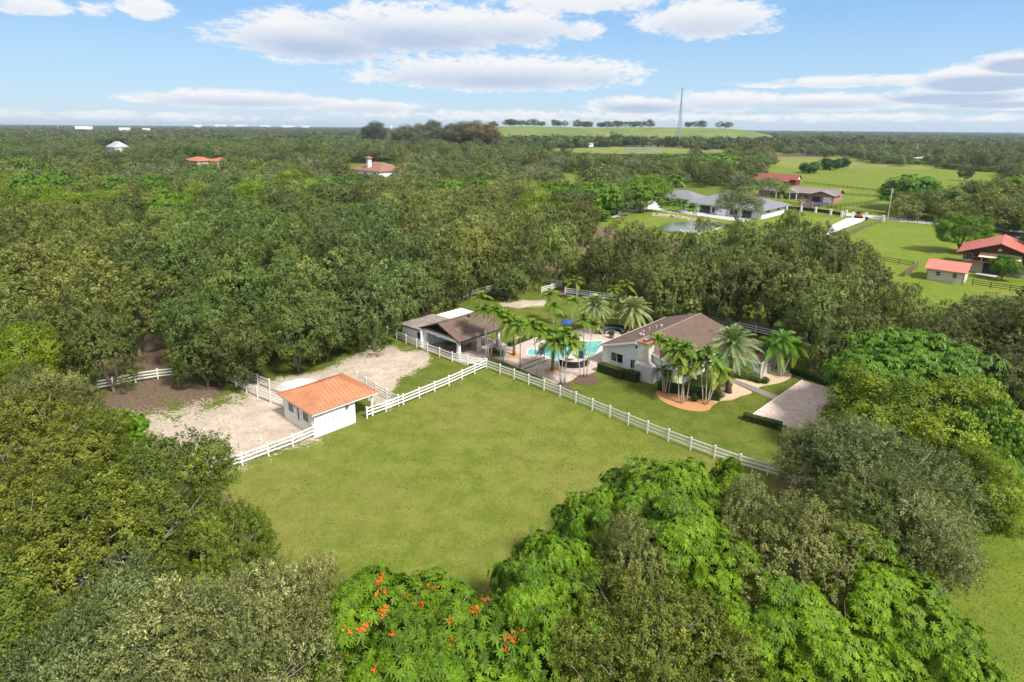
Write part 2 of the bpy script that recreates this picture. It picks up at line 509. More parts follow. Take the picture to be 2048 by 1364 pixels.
LITTER = [([(150, 780), (310, 735), (440, 745), (470, 780), (430, 815), (330, 835), (220, 850), (140, 850)], 30, .78),
          ([(490, 880), (600, 860), (610, 885), (520, 920)], 20, .55),
          ([(0, 480), (0, 760), (170, 780), (320, 745), (480, 725), (640, 680), (780, 640), (860, 600), (990, 560), (1140, 545), (1300, 580), (1480, 600), (1640, 650), (1500, 500), (1100, 430), (0, 380)], 12, .8),
          ([(470, 740), (600, 705), (650, 690), (640, 715), (560, 740)], 10, .5),
          ([(790, 690), (850, 700), (860, 716), (800, 705)], 6, .5),
          ([(0, 880), (240, 900), (430, 950), (520, 1050), (560, 1150), (700, 1230), (1000, 1150), (1150, 1090), (1220, 990), (1300, 950), (1500, 960), (1700, 880), (1860, 1040), (1850, 1200), (1980, 1364), (0, 1364)], 25, .6),
          ([(520, 890), (600, 880), (560, 905), (500, 925), (460, 935)], 10, .5)]
BRIGHT = [([(1180, 480), (1195, 435), (1330, 410), (1560, 425), (1700, 430), (1700, 460), (1500, 480), (1300, 485)], 8, 1),
          ([(1660, 500), (1745, 440), (1890, 450), (2100, 470), (2100, 620), (1900, 660), (1780, 575)], 10, 1),
          ([(1850, 1400), (1880, 1150), (1930, 1050), (2100, 930), (2100, 1400)], 30, 1),
          ([(1480, 372), (1490, 335), (1545, 298), (1700, 312), (1790, 325), (2100, 345), (2100, 420), (1760, 436), (1690, 432), (1560, 415)], 5, .85),
          ([(1080, 287), (1540, 287), (1570, 300), (1400, 315), (1150, 310)], 3, .8),
          ([(1120, 340), (1180, 345), (1170, 370), (1120, 370)], 3, 1)]
WARM = [([(430, 950), (631, 876), (973, 740), (1120, 796), (1310, 875), (1560, 958), (1200, 1100), (750, 1250), (500, 1100)], 25, 1)]
BARE = [([(1555, 300), (1700, 308), (1660, 318), (1560, 314)], 3, .9)]


def ground_sheet(name, x0, x1, y0, y1, step, z, material, hole=None):
    xs = np.arange(x0, x1 + 1e-6, step); ys = np.arange(y0, y1 + 1e-6, step)
    GX, GY = np.meshgrid(xs, ys)
    px, py = proj(GX, GY, np.zeros_like(GX))
    def acc(lst):
        a = np.zeros_like(GX)
        for poly, soft, wt in lst: a = np.maximum(a, soft_poly(px, py, poly, soft) * wt)
        return a
    cols = np.stack([acc(SAND), acc(LITTER), acc(BRIGHT), acc(WARM)], -1)
    nx, ny = len(xs), len(ys)
    co = np.stack([GX, GY, np.full_like(GX, z)], -1).reshape(-1, 3)
    i = np.arange(nx * ny).reshape(ny, nx)
    q = np.stack([i[:-1, :-1], i[:-1, 1:], i[1:, 1:], i[1:, :-1]], -1).reshape(-1, 4)
    if hole:
        cx = co[q].mean(1)
        keep = ~((cx[:, 0] > hole[0]) & (cx[:, 0] < hole[1]) & (cx[:, 1] > hole[2]) & (cx[:, 1] < hole[3]))
        q = q[keep]
    me = bpy.data.meshes.new(name)
    me.vertices.add(len(co)); me.loops.add(q.size); me.polygons.add(len(q))
    me.vertices.foreach_set('co', co.reshape(-1).astype(np.float32))
    me.loops.foreach_set('vertex_index', q.reshape(-1).astype(np.int32))
    me.polygons.foreach_set('loop_start', np.arange(0, q.size, 4, dtype=np.int32))
    me.polygons.foreach_set('loop_total', np.full(len(q), 4, dtype=np.int32))
    a = me.color_attributes.new('cover', 'FLOAT_COLOR', 'POINT')
    a.data.foreach_set('color', cols.reshape(-1).astype(np.float32))
    me.materials.append(material); me.update(calc_edges=True)
    o = obj(name, me)
    return tag(o, kind='structure')


def ground_material(name, woods=False):
    m = bpy.data.materials.new(name); m.use_nodes = True
    t = NT(m.node_tree)
    P = t.n('ShaderNodeNewGeometry').outputs['Position']
    at_ = t.n('ShaderNodeVertexColor', layer_name='cover')
    sp = t.n('ShaderNodeSeparateColor', inp={0: at_.outputs[0]})
    sand, litter, bright = sp.outputs; warm = at_.outputs[1]
    big = t.noise(P, .06, 4, .6); mid = t.noise(P, .45, 6, .62, .3); fine = t.noise(P, 3.2, 6, .68); blade = t.noise(P, 26, 3, .7)
    vf = t.noise(P, 9, 4, .7)
    g = t.mix(t.ramp(mid, .32, .68), (.078, .112, .015), (.130, .150, .026))          # lawn
    g = t.mix(t.math('MULTIPLY', t.ramp(fine, .52, .74), .55), g, (.15, .135, .038))
    g = t.mix(t.math('MULTIPLY', t.ramp(vf, .52, .72), .5), g, (.045, .072, .010))
    gw = t.mix(t.ramp(mid, .35, .65), (.104, .142, .016), (.165, .185, .032))         # drier pasture
    gw = t.mix(t.math('MULTIPLY', t.ramp(big, .42, .62), .45), gw, (.205, .185, .055))
    gw = t.mix(t.math('MULTIPLY', t.ramp(fine, .50, .72), .5), gw, (.225, .19, .075))
    gw = t.mix(t.math('MULTIPLY', t.ramp(vf, .50, .70), .55), gw, (.085, .125, .014))
    gb = t.mix(t.ramp(mid, .3, .7), (.100, .150, .016), (.150, .190, .024))            # lush neighbour lawns
    gb = t.mix(t.math('MULTIPLY', t.ramp(big, .5, .68), .5), gb, (.21, .205, .045))
    gb = t.mix(t.math('MULTIPLY', t.ramp(fine, .55, .75), .3), gb, (.09, .14, .015))
    mpn = t.n('ShaderNodeMapping', inp={'Vector': P, 'Rotation': (0, 0, .82), 'Scale': (.10, 1.1, 1)})
    streak = t.noise(mpn.outputs[0], 1.0, 4, .6)
    gw = t.mix(t.math('MULTIPLY', t.ramp(streak, .5, .72), .35), gw, (.105, .15, .016))
    gw = t.mix(t.math('MULTIPLY', t.ramp(t.noise(P, .9, 5, .7, .8), .60, .74), .5), gw, (.215, .155, .065))
    c = t.mix(warm, g, gw); c = t.mix(bright, c, gb)
    c = t.mix(1.0, c, t.mix(t.ramp(blade, .25, .75), (.74, .74, .74, 1), (1.26, 1.26, 1.26, 1)), 'MULTIPLY')
    c = t.mix(1.0, c, t.mix(t.ramp(vf, .35, .65), (.85, .86, .85, 1), (1.14, 1.13, 1.14, 1)), 'MULTIPLY')
    li = t.mix(t.ramp(fine, .35, .65), (.090, .062, .042), (.19, .135, .095))
    lm = t.ramp(t.math('ADD', litter, t.math('MULTIPLY', t.math('SUBTRACT', mid, .5), 1.5)), .42, .75)
    c = t.mix(lm, c, li)
    sa = t.mix(t.ramp(mid, .3, .7), (.50, .42, .34), (.33, .265, .21))
    sa = t.mix(t.math('MULTIPLY', t.ramp(fine, .48, .70), .55), sa, (.58, .515, .435))
    sa = t.mix(t.math('MULTIPLY', t.ramp(vf, .60, .78), .28), sa, (.30, .24, .18))
    sm = t.math('ADD', sand, t.math('ADD', t.math('MULTIPLY', t.math('SUBTRACT', mid, .5), 1.3), t.math('MULTIPLY', t.math('SUBTRACT', fine, .5), 1.3)))
    c = t.mix(t.math('MULTIPLY', t.ramp(sand, .12, .3), t.ramp(sm, .36, .64)), c, sa)
    b = t.n('ShaderNodeBsdfPrincipled', inp={'Base Color': c, 'Roughness': .95, 'Specular IOR Level': .1})
    hgt = t.math('ADD', t.math('MULTIPLY', blade, .5), t.math('MULTIPLY', fine, 1.0))
    bn = t.n('ShaderNodeBump', inp={'Strength': .55, 'Distance': .12, 'Height': hgt})
    t.link(bn.outputs[0], b.inputs['Normal'])
    t.n('ShaderNodeOutputMaterial', inp={'Surface': b.outputs[0]})
    return m


GM = ground_material('turf_and_sand')
NX0, NX1, NY0, NY1 = -66, 66, 12, 120
FX0, FX1, FY0, FY1 = -246, 408, 12, 510
ground_sheet('lawn', NX0, NX1, NY0, NY1, .5, 0.0, GM)
ground_sheet('meadow', FX0, FX1, FY0, FY1, 3.0, 0.0, GM, hole=(NX0, NX1, NY0, NY1))

# far terrain: a ring of plain country reaching the horizon
m = bpy.data.materials.new('far_country'); m.use_nodes = True
t = NT(m.node_tree); P = t.n('ShaderNodeNewGeometry').outputs['Position']
a1 = t.noise(P, .004, 5, .6); a2 = t.noise(P, .05, 5, .65)
c = t.mix(t.ramp(a1, .42, .58), (.035, .050, .018), (.075, .095, .028))
c = t.mix(t.ramp(a2, .45, .62), c, (.022, .032, .012))
b = t.n('ShaderNodeBsdfPrincipled', inp={'Base Color': c, 'Roughness': 1.0, 'Specular IOR Level': 0.0})
t.n('ShaderNodeOutputMaterial', inp={'Surface': b.outputs[0]}); MATS['far_country'] = m
g = MB(); EXT = 13000
g.add([(-EXT, -300, 0), (EXT, -300, 0), (EXT, FY0, 0), (-EXT, FY0, 0)], [(0, 1, 2, 3)])
g.add([(-EXT, FY1, 0), (EXT, FY1, 0), (EXT, EXT, 0), (-EXT, EXT, 0)], [(0, 1, 2, 3)])
g.add([(-EXT, FY0, 0), (FX0, FY0, 0), (FX0, FY1, 0), (-EXT, FY1, 0)], [(0, 1, 2, 3)])
g.add([(FX1, FY0, 0), (EXT, FY0, 0), (EXT, FY1, 0), (FX1, FY1, 0)], [(0, 1, 2, 3)])
tag(g.build('ground', m), kind='structure')


def sheet(name, pts, material, z=.02, px=True, kind='structure', thick=0.0):
    P = [at(*p) for p in pts] if px else pts
    mb = MB()
    if thick: mb.prism([(p[0], p[1]) for p in P], -.1, thick)
    else: mb.add([(p[0], p[1], z) for p in P], [tuple(range(len(P)))])
    o = mb.build(name, material)
    return tag(o, kind=kind)


def smooth_loop(pts, n=6):
    P = [Vector(p) for p in pts]; out = []; k = len(P)
    for i in range(k):
        p0, p1, p2, p3 = P[i - 1], P[i], P[(i + 1) % k], P[(i + 2) % k]
        for j in range(n):
            t_ = j / n
            out.append(.5 * ((2 * p1) + (p2 - p0) * t_ + (2 * p0 - 5 * p1 + 4 * p2 - p3) * t_ ** 2 + (3 * p1 - p0 - 3 * p2 + p3) * t_ ** 3))
    return out


def ccw(P):
    a = sum(P[i][0] * P[(i + 1) % len(P)][1] - P[(i + 1) % len(P)][0] * P[i][1] for i in range(len(P)))
    return P if a > 0 else P[::-1]


# ------------------------------------------------------------------ trees: shared crowns and trunks
def crown_clumps(r, R, z0, H, ncl, irregular=.22, low=-.35, elong=1.0):
    cz, rz = (z0 + H) / 2, (H - z0) / 2
    ph = r.uniform(0, 6.28, 6)
    out = []; tries = 0
    while len(out) < ncl and tries < ncl * 60:
        tries += 1
        d = unit(r.normal(size=3)); 
        if d[2] < low: continue
        azm = math.atan2(d[1], d[0])
        k = 1 + irregular * (math.sin(2 * azm + ph[0]) * .5 + math.sin(3 * azm + ph[1]) * .45 + math.sin(5 * azm + ph[2] + 2 * d[2]) * .35 + math.sin(4 * d[2] + ph[3]) * .3)
        q = r.uniform(.55, .86) * k
        p = np.array([d[0] * R * q * elong, d[1] * R * q, cz + d[2] * rz * q])
        rc = R * r.uniform(.18, .38)
        if any(np.linalg.norm(p - o[0]) < (rc + o[1]) * .56 for o in out): continue
        out.append((p, rc))
    for _ in range(max(3, ncl // 8)):        # some foliage within the crown
        d = unit(r.normal(size=3)); q = r.uniform(.1, .4)
        out.append((np.array([d[0] * R * q, d[1] * R * q, cz + d[2] * rz * q]), R * .3))
    return out, cz


def tufts_of(r, clumps, cz, ntuft, flat=.75):
    P, O, T, C = [], [], [], []
    for i, (c, rc) in enumerate(clumps):
        n = max(3, int(ntuft * r.uniform(.75, 1.25)))
        outw = unit(np.array([c[0], c[1], (c[2] - cz) + .8 * rc]))
        d = unit(r.normal(size=(n * 3, 3)))
        d = d[(d @ outw) > -.35][:n]
        rad = r.uniform(.78, 1.06, (len(d), 1)); rad[r.uniform(size=len(d)) < .14] *= 1.22
        P.append(c + d * rad * rc * np.array([1, 1, flat])); O.append(unit(d + outw * .22))
        T.append(np.full(len(d), r.uniform(0, 1))); C.append(np.full(len(d), i))
    return np.concatenate(P), np.concatenate(O), np.concatenate(T), np.concatenate(C)


def leaves_diamond(r, P, O, tone, nleaf, ls, asp, tr, droop=.0, along=.35, spray=0.0):
    n = len(P)
    p = np.repeat(P, nleaf, 0); o = np.repeat(O, nleaf, 0)
    if spray:                                # leaves strung along short shoots
        sd_ = np.repeat(unit(O * .9 + np.array([0, 0, .35]) + r.normal(size=P.shape) * .55), nleaf, 0)
        f_ = r.uniform(0, 1, (len(p), 1)); ln_ = np.repeat(r.uniform(.5, 1.3, (n, 1)), nleaf, 0) * spray
        p = p + sd_ * f_ * ln_ + r.normal(size=p.shape) * tr * (.75 - .45 * f_)
    else:
        p = p + r.normal(size=p.shape) * tr * np.array([1, 1, .8]) + o * r.uniform(-.4, 1.0, (len(p), 1)) * tr
    nrm = unit(o * 1.25 + np.array([0, 0, .2]) + r.normal(size=p.shape) * .40)
    ax = unit(np.cross(nrm, r.normal(size=p.shape))); ax = unit(ax + o * along + np.array([0, 0, -droop]))
    sd = unit(np.cross(nrm, ax))
    L = ls * r.uniform(.65, 1.35, (len(p), 1)); W = L * asp
    q = np.stack([p - ax * L / 2, p + sd * W / 2 + nrm * L * .06, p + ax * L / 2, p - sd * W / 2 + nrm * L * .06], 1)
    tt = np.repeat(r.uniform(0, 1, n), nleaf)
    v = .38 * np.repeat(tone, nleaf) + .32 * tt + .30 * r.uniform(0, 1, len(p))
    return q, np.clip(v * 1.15 - .05, 0, 1)


def leaves_rosette(r, P, O, tone, K, L, W, droop=.45, lift=.35, upw=.7):
    n = len(P)
    nz = unit(O * .8 + np.array([0, 0, upw * .6]) + r.normal(size=O.shape) * .30)
    ref = unit(np.cross(nz, unit(r.normal(size=O.shape)))); ref2 = np.cross(nz, ref)
    qs, vs = [], []
    tt = r.uniform(0, 1, n)
    for k in range(K):
        a = 2 * math.pi * (k + r.uniform(-.25, .25, (n, 1))) / K
        d = ref * np.cos(a) + ref2 * np.sin(a)
        l = L * r.uniform(.7, 1.25, (n, 1)); w_ = W * r.uniform(.8, 1.2, (n, 1))
        s = unit(np.cross(nz, d))
        m = P + d * l * .5 + nz * l * lift * .5
        tip = P + d * l * .95 + nz * l * (lift * .5) - np.array([0, 0, 1]) * l * droop
        s0, s1 = s * w_ * .22, s * w_ * .5
        s2 = s * w_ * .30
        qs.append(np.stack([P - s0, P + s0, m + s1, m - s1], 1)); qs.append(np.stack([m - s1, m + s1, tip + s2, tip - s2], 1))
        v = np.clip(.3 * tone + .4 * tt + .3 * r.uniform(0, 1, n), 0, 1)
        vs += [v, v]
    return np.concatenate(qs), np.concatenate(vs)


def limb_mesh(name, r, clumps, z0, H, R, rt, material, twigs=None, ntw=0, lean=(0, 0), bend=.5, nlimb=99):
    mb = MB(); fork = z0 * r.uniform(.55, .85)
    lx, ly = lean
    top = Vector((lx, ly, fork))
    mb.tube([(0, 0, -.3), (0, 0, .15), (lx * .4, ly * .4, fork * .5), top], [rt * 1.6, rt * 1.15, rt * .95, rt * .85], 8)
    cs = sorted(clumps, key=lambda c: -c[1])[:nlimb]
    # a few main limbs, then branches to the clumps
    mains = []
    nm = max(3, min(6, len(cs) // 6 + 2))
    for k in range(nm):
        a = 2 * math.pi * (k + r.uniform(-.3, .3)) / nm
        e = Vector((lx + math.cos(a) * R * .38, ly + math.sin(a) * R * .38, fork + (H - fork) * r.uniform(.35, .6)))
        mid = top.lerp(e, .5) + Vector((r.normal() * .15 * R * .3, r.normal() * .15 * R * .3, -.04 * R))
        mb.tube([top - Vector((0, 0, .1)), mid, e], [rt * .62, rt * .48, rt * .34], 6, cap=False)
        mains.append(e)
    for c, rc in cs:
        c = Vector(c); e = min(mains, key=lambda q: (q - c).length)
        mid = e.lerp(c, .5) + Vector((0, 0, -.12 * (c - e).length)) + Vector(r.normal(size=3) * .08 * R)
        mb.tube([e, mid, c], [rt * .3, rt * .2, rt * .09], 5, cap=False)
        for _ in range(ntw):
            dd = Vector(unit(r.normal(size=3))); dd.z = abs(dd.z) * .8 + .1
            out_ = (c - Vector((0, 0, (z0 + H) / 2))).normalized()
            e2 = c + (dd + out_ * .9).normalized() * rc * r.uniform(.7, 1.25)
            mb.tube([c.lerp(mid, r.uniform(0, .5)), c.lerp(e2, .5) + Vector(r.normal(size=3) * .06 * rc), e2], [rt * .10, rt * .07, rt * .03], 3, cap=False)
    return _mesh_only(mb, name, material)


def _mesh_only(mb, name, material):
    me = bpy.data.meshes.new(name); me.from_pydata(mb.v, [], mb.f); me.materials.append(material)
    me.polygons.foreach_set('use_smooth', [True] * len(me.polygons)); me.update()
    return me


class Proto:
    """one kind of tree: crown, trunk and perhaps blossom meshes for a tree of radius R and height H"""
    def __init__(s, name, R, H, crown, trunk, blossom=None): s.name, s.R, s.H, s.crown, s.trunk, s.blossom = name, R, H, crown, trunk, blossom


def make_tree_proto(name, seed, R, H, z0, ncl, ntuft, nleaf, ls, asp, tr, lm, bark, rt=.28, ntw=0, droop=0, flat=.75, low=-.35, irr=.22, rosette=None, blossom=0, nlimb=99, along=.35, elong=1.0, spray=0.0):
    r = np.random.default_rng(seed)
    cl, cz = crown_clumps(r, R, z0, H, ncl, irr, low, elong)
    P, O, T, C = tufts_of(r, cl, cz, ntuft, flat)
    if rosette:
        q, v = leaves_rosette(r, P, O, T, *rosette)
    else:
        q, v = leaves_diamond(r, P, O, T, nleaf, ls, asp, tr, droop, along, spray)
    crown = mesh_np('crown', q, 4, lm, v)
    bl = None
    if blossom:
        idx = np.where((O[:, 2] > .35))[0]
        seeds = r.choice(idx, blossom, replace=False)
        keep = [int(s_) for s_ in seeds]
        for s_ in seeds[:blossom // 2]:
            d = np.linalg.norm(P - P[s_], axis=1); near = np.argsort(d)[1:3]; keep += [int(x) for x in near]
        keep = np.array(sorted(set(keep)))
        qb, vb = leaves_diamond(r, P[keep] + O[keep] * .22, O[keep], T[keep], 9, .13, .8, .09)
        bl = mesh_np('blossom', qb, 4, M_FLOWER, vb)
    trunk = limb_mesh('trunk', r, cl, z0, H, R, rt, bark, ntw=ntw, nlimb=nlimb)
    return Proto(name, R, H, crown, trunk, bl)


TREES = []                                   # (root, px, py, depth, rpx, kind)


def place_tree(pr, x, y, s, label='', cat='tree', group=None, rz=None, tint=(1, 1, 1), sz=None, name=None, sxy=1.0):
    root = thing(name or pr.name, label, cat, (x, y, 0), rng.uniform(0, 6.28) if rz is None else rz, group)
    root.scale = (s * sxy, s / sxy, sz or s)
    tr = obj('trunk', pr.trunk, root)
    cr = obj('crown', pr.crown, root); cr.color = (*tint, 1)
    if pr.blossom: obj('blossom', pr.blossom, root)
    h = pr.H * (sz or s)
    px, py = proj(x, y, h * .6)
    dep = depth_of((x, y, h * .6))
    TREES.append((root, float(px), float(py), dep, pr.R * s * F / dep, pr))
    return root


# near trees, leaf by leaf
P_YOAK = [make_tree_proto('oak_tree', 11 + k, 5.0, 9.5, 2.6, 36, 62, 28, .15, .55, .17, leaf_mat('yellowish_oak_leaves', (.060, .078, .010), (.145, .185, .022), (.31, .34, .05), .22), M_BARKP, ntw=2, irr=.34, spray=.62) for k in range(2)]
P_OLIVE = [make_tree_proto('black_olive_tree', 21 + k, 5.0, 8.5, 2.2, 34, 74, 30, .17, .36, .17, L_OLIVE, M_BARKP, ntw=3, flat=.7, rt=.22, along=.8, irr=.4, spray=.95) for k in range(2)]
P_DOAK = [make_tree_proto('live_oak_tree', 31 + k, 5.0, 9.0, 2.2, 40, 66, 26, .15, .55, .16, leaf_mat('grey_green_oak_leaves', (.058, .072, .022), (.135, .155, .050), (.27, .28, .12), .18), M_BARK, ntw=2, irr=.34, spray=.5) for k in range(2)]
P_POIN = [make_tree_proto('poinciana_tree', 41 + k, 6.0, 8.0, 3.2, 50, 125, 0, 0, 0, 0, L_POIN, M_BARKP, flat=.5, low=-.1, irr=.34, rosette=(9, .36, .11, .22, .28, .9), blossom=(46, 0)[k], ntw=1, rt=.26) for k in range(2)]
P_MANGO = [make_tree_proto('mango_tree', 51 + k, 5.0, 9.0, 1.0, 60, 95, 0, 0, 0, 0, L_MANGO, M_BARK, flat=.9, low=-.6, irr=.2, rosette=(8, .29, .10, .6, .15, .6)) for k in range(2)]
P_LIME = [make_tree_proto('yellow_green_tree', 61, 5.0, 9.0, 1.4, 40, 70, 22, .20, .42, .17, L_LIME, M_BARK, flat=.85, low=-.55, irr=.35, droop=.5, along=.5)]
# middle distance
P_MID = [make_tree_proto('oak_tree', 71 + k, 5.6, 10.5, .9, (30, 26, 34, 24, 30)[k], 46, 16, .27, .55, .26, L_OAK, M_BARK, spray=.55, low=-.75, irr=(.2, .3, .15, .3, .25)[k], nlimb=16, flat=.8) for k in range(5)]
P_MIDB = [make_tree_proto('broadleaf_tree', 81 + k, 5.2, 9.0, 1.6, 40, 44, 0, 0, 0, 0, L_MANGO, M_BARK, low=-.6, irr=.25, rosette=(6, .42, .17, .5, .2, .6), nlimb=14) for k in range(2)]
P_MIDL = [make_tree_proto('yellow_green_tree', 85, 5.2, 9.0, 1.6, 40, 22, 14, .34, .5, .34, L_LIME, M_BARK, low=-.5, irr=.3, nlimb=14)]
P_PINE = [make_tree_proto('casuarina_tree', 91, 4.0, 17.0, 1.5, 70, 30, 16, .42, .22, .4, L_PINE, M_BARK, low=-.7, irr=.3, flat=1.3, nlimb=30)]
P_SPARSE = [make_tree_proto('thin_crowned_tree', 95, 5.0, 9.5, 3.0, 34, 30, 12, .28, .5, .3, L_OLIVE, M_BARKP, low=-.3, irr=.35, nlimb=30, ntw=2)]
P_BUSH = [make_tree_proto('shrub', 97 + k, 1.0, 1.5, .1, 16, 22, 10, .15, .55, .1, L_HEDGE, M_BARK, low=-.8, irr=.1, nlimb=6, rt=.05) for k in range(1)]
# farthest
P_FAR = [make_tree_proto('tree', 101 + k, 6.0, 9.5, .8, 26, 15, 11, .50, .6, .5, (leaf_mat('distant_olive_leaves', (.040, .056, .013), (.115, .142, .032), (.24, .26, .08), .12, spread=.25, hue=.02), leaf_mat('distant_dark_leaves', (.026, .044, .012), (.07, .10, .025), (.16, .20, .06), .12, spread=.25, hue=.02), leaf_mat('distant_fresh_leaves', (.036, .070, .009), (.10, .165, .018), (.21, .28, .05), .12, spread=.25, hue=.025), leaf_mat('distant_grey_leaves', (.060, .070, .028), (.15, .165, .070), (.28, .28, .15), .12, spread=.2, hue=.02))[k], M_BARK, low=-.75, irr=.25, nlimb=3) for k in range(4)]
P_VFAR = [make_tree_proto('tree', 111 + k, 6.0, 9.0, .4, 18, 6, 7, 1.5, .6, .9, leaf_mat('far_leaves', (.035, .050, .016), (.10, .125, .035), (.19, .21, .07), .12, spread=.45, hue=.03), M_BARK, low=-.9, irr=.3, nlimb=2) for k in range(3)]


def tree_at(pr, cx, cy, rpx, h=None, label='', cat='tree', tint=(1, 1, 1), name=None, group=None, sxy=1.0):
    """tree whose crown centre the photo shows at cx, cy with crown radius rpx"""
    hh = h or pr.H
    for _ in range(6):
        zc = hh * .58
        p = at(cx, cy, zc); R = rpx * depth_of(p) / F
        if not h: hh = max(3.0, min(13, R / pr.R * pr.H * .5 + pr.H * .5))
    return place_tree(pr, p.x, p.y, R / pr.R, label, cat, group, tint=tint, sz=hh / pr.H, name=name, sxy=sxy)


NG = 'trees round the paddock and gardens'
Yt = (1.12, 1.05, .8); Gt = (.9, 1.0, .9); Bt = (.82, .95, 1.05)
# --- foreground left
tree_at(P_YOAK[0], 288, 1030, 150, 9.5, 'tall yellow-green oak just left of the end of the near white fence', tint=(1.05, 1.05, .9))
tree_at(P_YOAK[1], 75, 930, 165, 10, 'yellow-green oak at the left edge beside the small poinciana', tint=(1, 1, .85))
tree_at(P_YOAK[0], 120, 1165, 225, 10, 'broad yellow-green oak filling the lower left with bare grey limbs', tint=(1.12, 1.05, .8))
tree_at(P_YOAK[1], 445, 1130, 100, 8, 'rounded green oak at the lower left rim of the open lawn', tint=(.85, 1.0, .8))
tree_at(P_OLIVE[0], 430, 1335, 200, 8.5, 'pale grey-olive tree with bare white twigs at the bottom edge left of centre', tint=(1.15, 1.12, .95))
tree_at(P_OLIVE[1], 635, 1260, 90, 7, 'pale feathery tree between the open lawn and the flowering poinciana', tint=(1.25, 1.18, 1.05))
tree_at(P_OLIVE[0], 190, 1385, 170, 9, 'grey-olive tree cut off by the bottom left corner', tint=(.95, 1.0, .85))
tree_at(P_YOAK[1], -30, 1330, 190, 9.5, 'dark green oak cut off at the lower left corner of the photo', tint=(.85, .95, .8))
tree_at(P_OLIVE[1], 98, 850, 84, 8, 'grey-green tree below the left end of the paddock fence', tint=(.95, .95, .75))
tree_at(P_DOAK[1], 60, 840, 95, 8.5, 'dull olive tree between the bright left edge tree and the small poinciana', tint=(.95, 1.0, .8))
tree_at(P_LIME[0], 5, 745, 95, 10, 'bright lime green tree at the left edge beside the woodland', tint=(.95, 1.05, .9))
tree_at(P_POIN[1], 195, 900, 90, 6.5, 'small bright green poinciana among olive trees at left', tint=(.95, 1.1, 1))
# --- foreground centre and right
tree_at(P_POIN[0], 850, 1345, 225, 7.2, 'flowering poinciana with the most red blossom at the bottom centre')
tree_at(P_POIN[1], 1080, 1215, 125, 7, 'blossomless poinciana at the near tip of the open lawn')
tree_at(P_POIN[1], 1325, 1065, 158, 7.5, 'bright green poinciana nearest the long white fence', tint=(.92, 1.0, 1))
tree_at(P_POIN[1], 1185, 1095, 92, 6.5, 'small poinciana between the lawn tip and the round olive oak')
tree_at(P_POIN[1], 1470, 1012, 72, 5.5, 'small poinciana below the lower end of the white fence', tint=(1, 1, 1))
tree_at(P_POIN[1], 1130, 1370, 150, 6.5, 'poinciana cut off by the bottom edge between two olive-green oaks', tint=(.9, .95, 1))
tree_at(P_POIN[1], 1470, 1230, 170, 6.5, 'poinciana strip between the two dark fine-leaved oaks', tint=(.95, 1.05, 1))
tree_at(P_POIN[1], 1765, 1240, 165, 6.5, 'long bright poinciana along the lawn at lower right', tint=(1.05, 1.05, 1))
tree_at(P_POIN[1], 1620, 1360, 175, 6.0, 'poinciana cut off by the bottom edge at right', tint=(.95, 1.0, 1))
tree_at(P_POIN[1], 1880, 1400, 120, 5.5, 'poinciana at the bottom edge next to the lower right lawn', tint=(1.1, 1.05, 1))
tree_at(P_DOAK[0], 1262, 1165, 98, 7.5, 'round olive oak between two poincianas at lower centre', tint=(1.25, 1.28, .95))
tree_at(P_YOAK[0], 1300, 1340, 178, 8, 'large yellow-olive oak at the bottom edge right of centre', tint=(.92, .92, 1.0))
tree_at(P_DOAK[1], 1600, 1140, 155, 8.5, 'large dark grey-green oak in the middle of the lower right', tint=(1.2, 1.25, .95))
tree_at(P_DOAK[0], 1490, 1080, 75, 8, 'small dark oak leaning on the bright poinciana below the fence', tint=(1.15, 1.2, 1.05))
tree_at(P_DOAK[1], 1760, 1060, 125, 8, 'low olive oak behind the dark oak at lower right', tint=(1.2, 1.25, .75))
tree_at(P_OLIVE[1], 1745, 965, 140, 7.5, 'feathery grey-olive tree in front of the paved parking court', tint=(.98, 1.03, .88))
tree_at(P_OLIVE[0], 1645, 935, 80, 6, 'wispy pale-flowered tree overlapping the paved parking court', tint=(.95, 1.0, .95))
tree_at(P_OLIVE[0], 1800, 1065, 115, 7.5, 'feathery grey-green tree beside the lower right lawn', tint=(.95, 1.0, .95))
tree_at(P_LIME[0], 1830, 850, 150, 9, 'yellow-green tree leaning down between the mango and the grey-olive tree', tint=(1.0, 1.0, .9))
tree_at(P_LIME[0], 1955, 985, 80, 7, 'yellow-green tree overhanging the lower right lawn', tint=(1.0, 1.0, 1))
tree_at(P_MANGO[0], 1840, 765, 170, 10.5, 'big round glossy green mango tree beside the parking court', tint=(.82, 1.0, .9))
tree_at(P_MANGO[1], 1975, 900, 85, 8, 'dark glossy green tree at right between the mango and the lawn', tint=(.9, .95, 1))
tree_at(P_DOAK[0], 2015, 655, 88, 8, 'olive oak at the right edge below the black rail fence', tint=(.9, .95, .85))
tree_at(P_DOAK[1], 1990, 690, 110, 9, 'olive-brown oak behind the mango tree at the right edge', tint=(.95, .95, .8))
tree_at(P_DOAK[0], 2050, 800, 110, 9, 'olive-brown oak cut off at the right edge beside the mango', tint=(.95, .95, .8))
tree_at(P_DOAK[1], 1890, 690, 60, 9, 'small olive tree peeping over the top of the mango tree', tint=(1.05, 1.0, .85))
tree_at(P_DOAK[0], 1940, 800, 80, 8, 'olive oak tucked behind the right flank of the mango', tint=(1.0, .95, .85))


# --- the woodland
def pip(px, py, poly):
    c = False; n = len(poly)
    for i in range(n):
        x0, y0 = poly[i]; x1, y1 = poly[(i + 1) % n]
        if (y0 > py) != (y1 > py) and px < (x1 - x0) * (py - y0) / (y1 - y0) + x0: c = not c
    return c


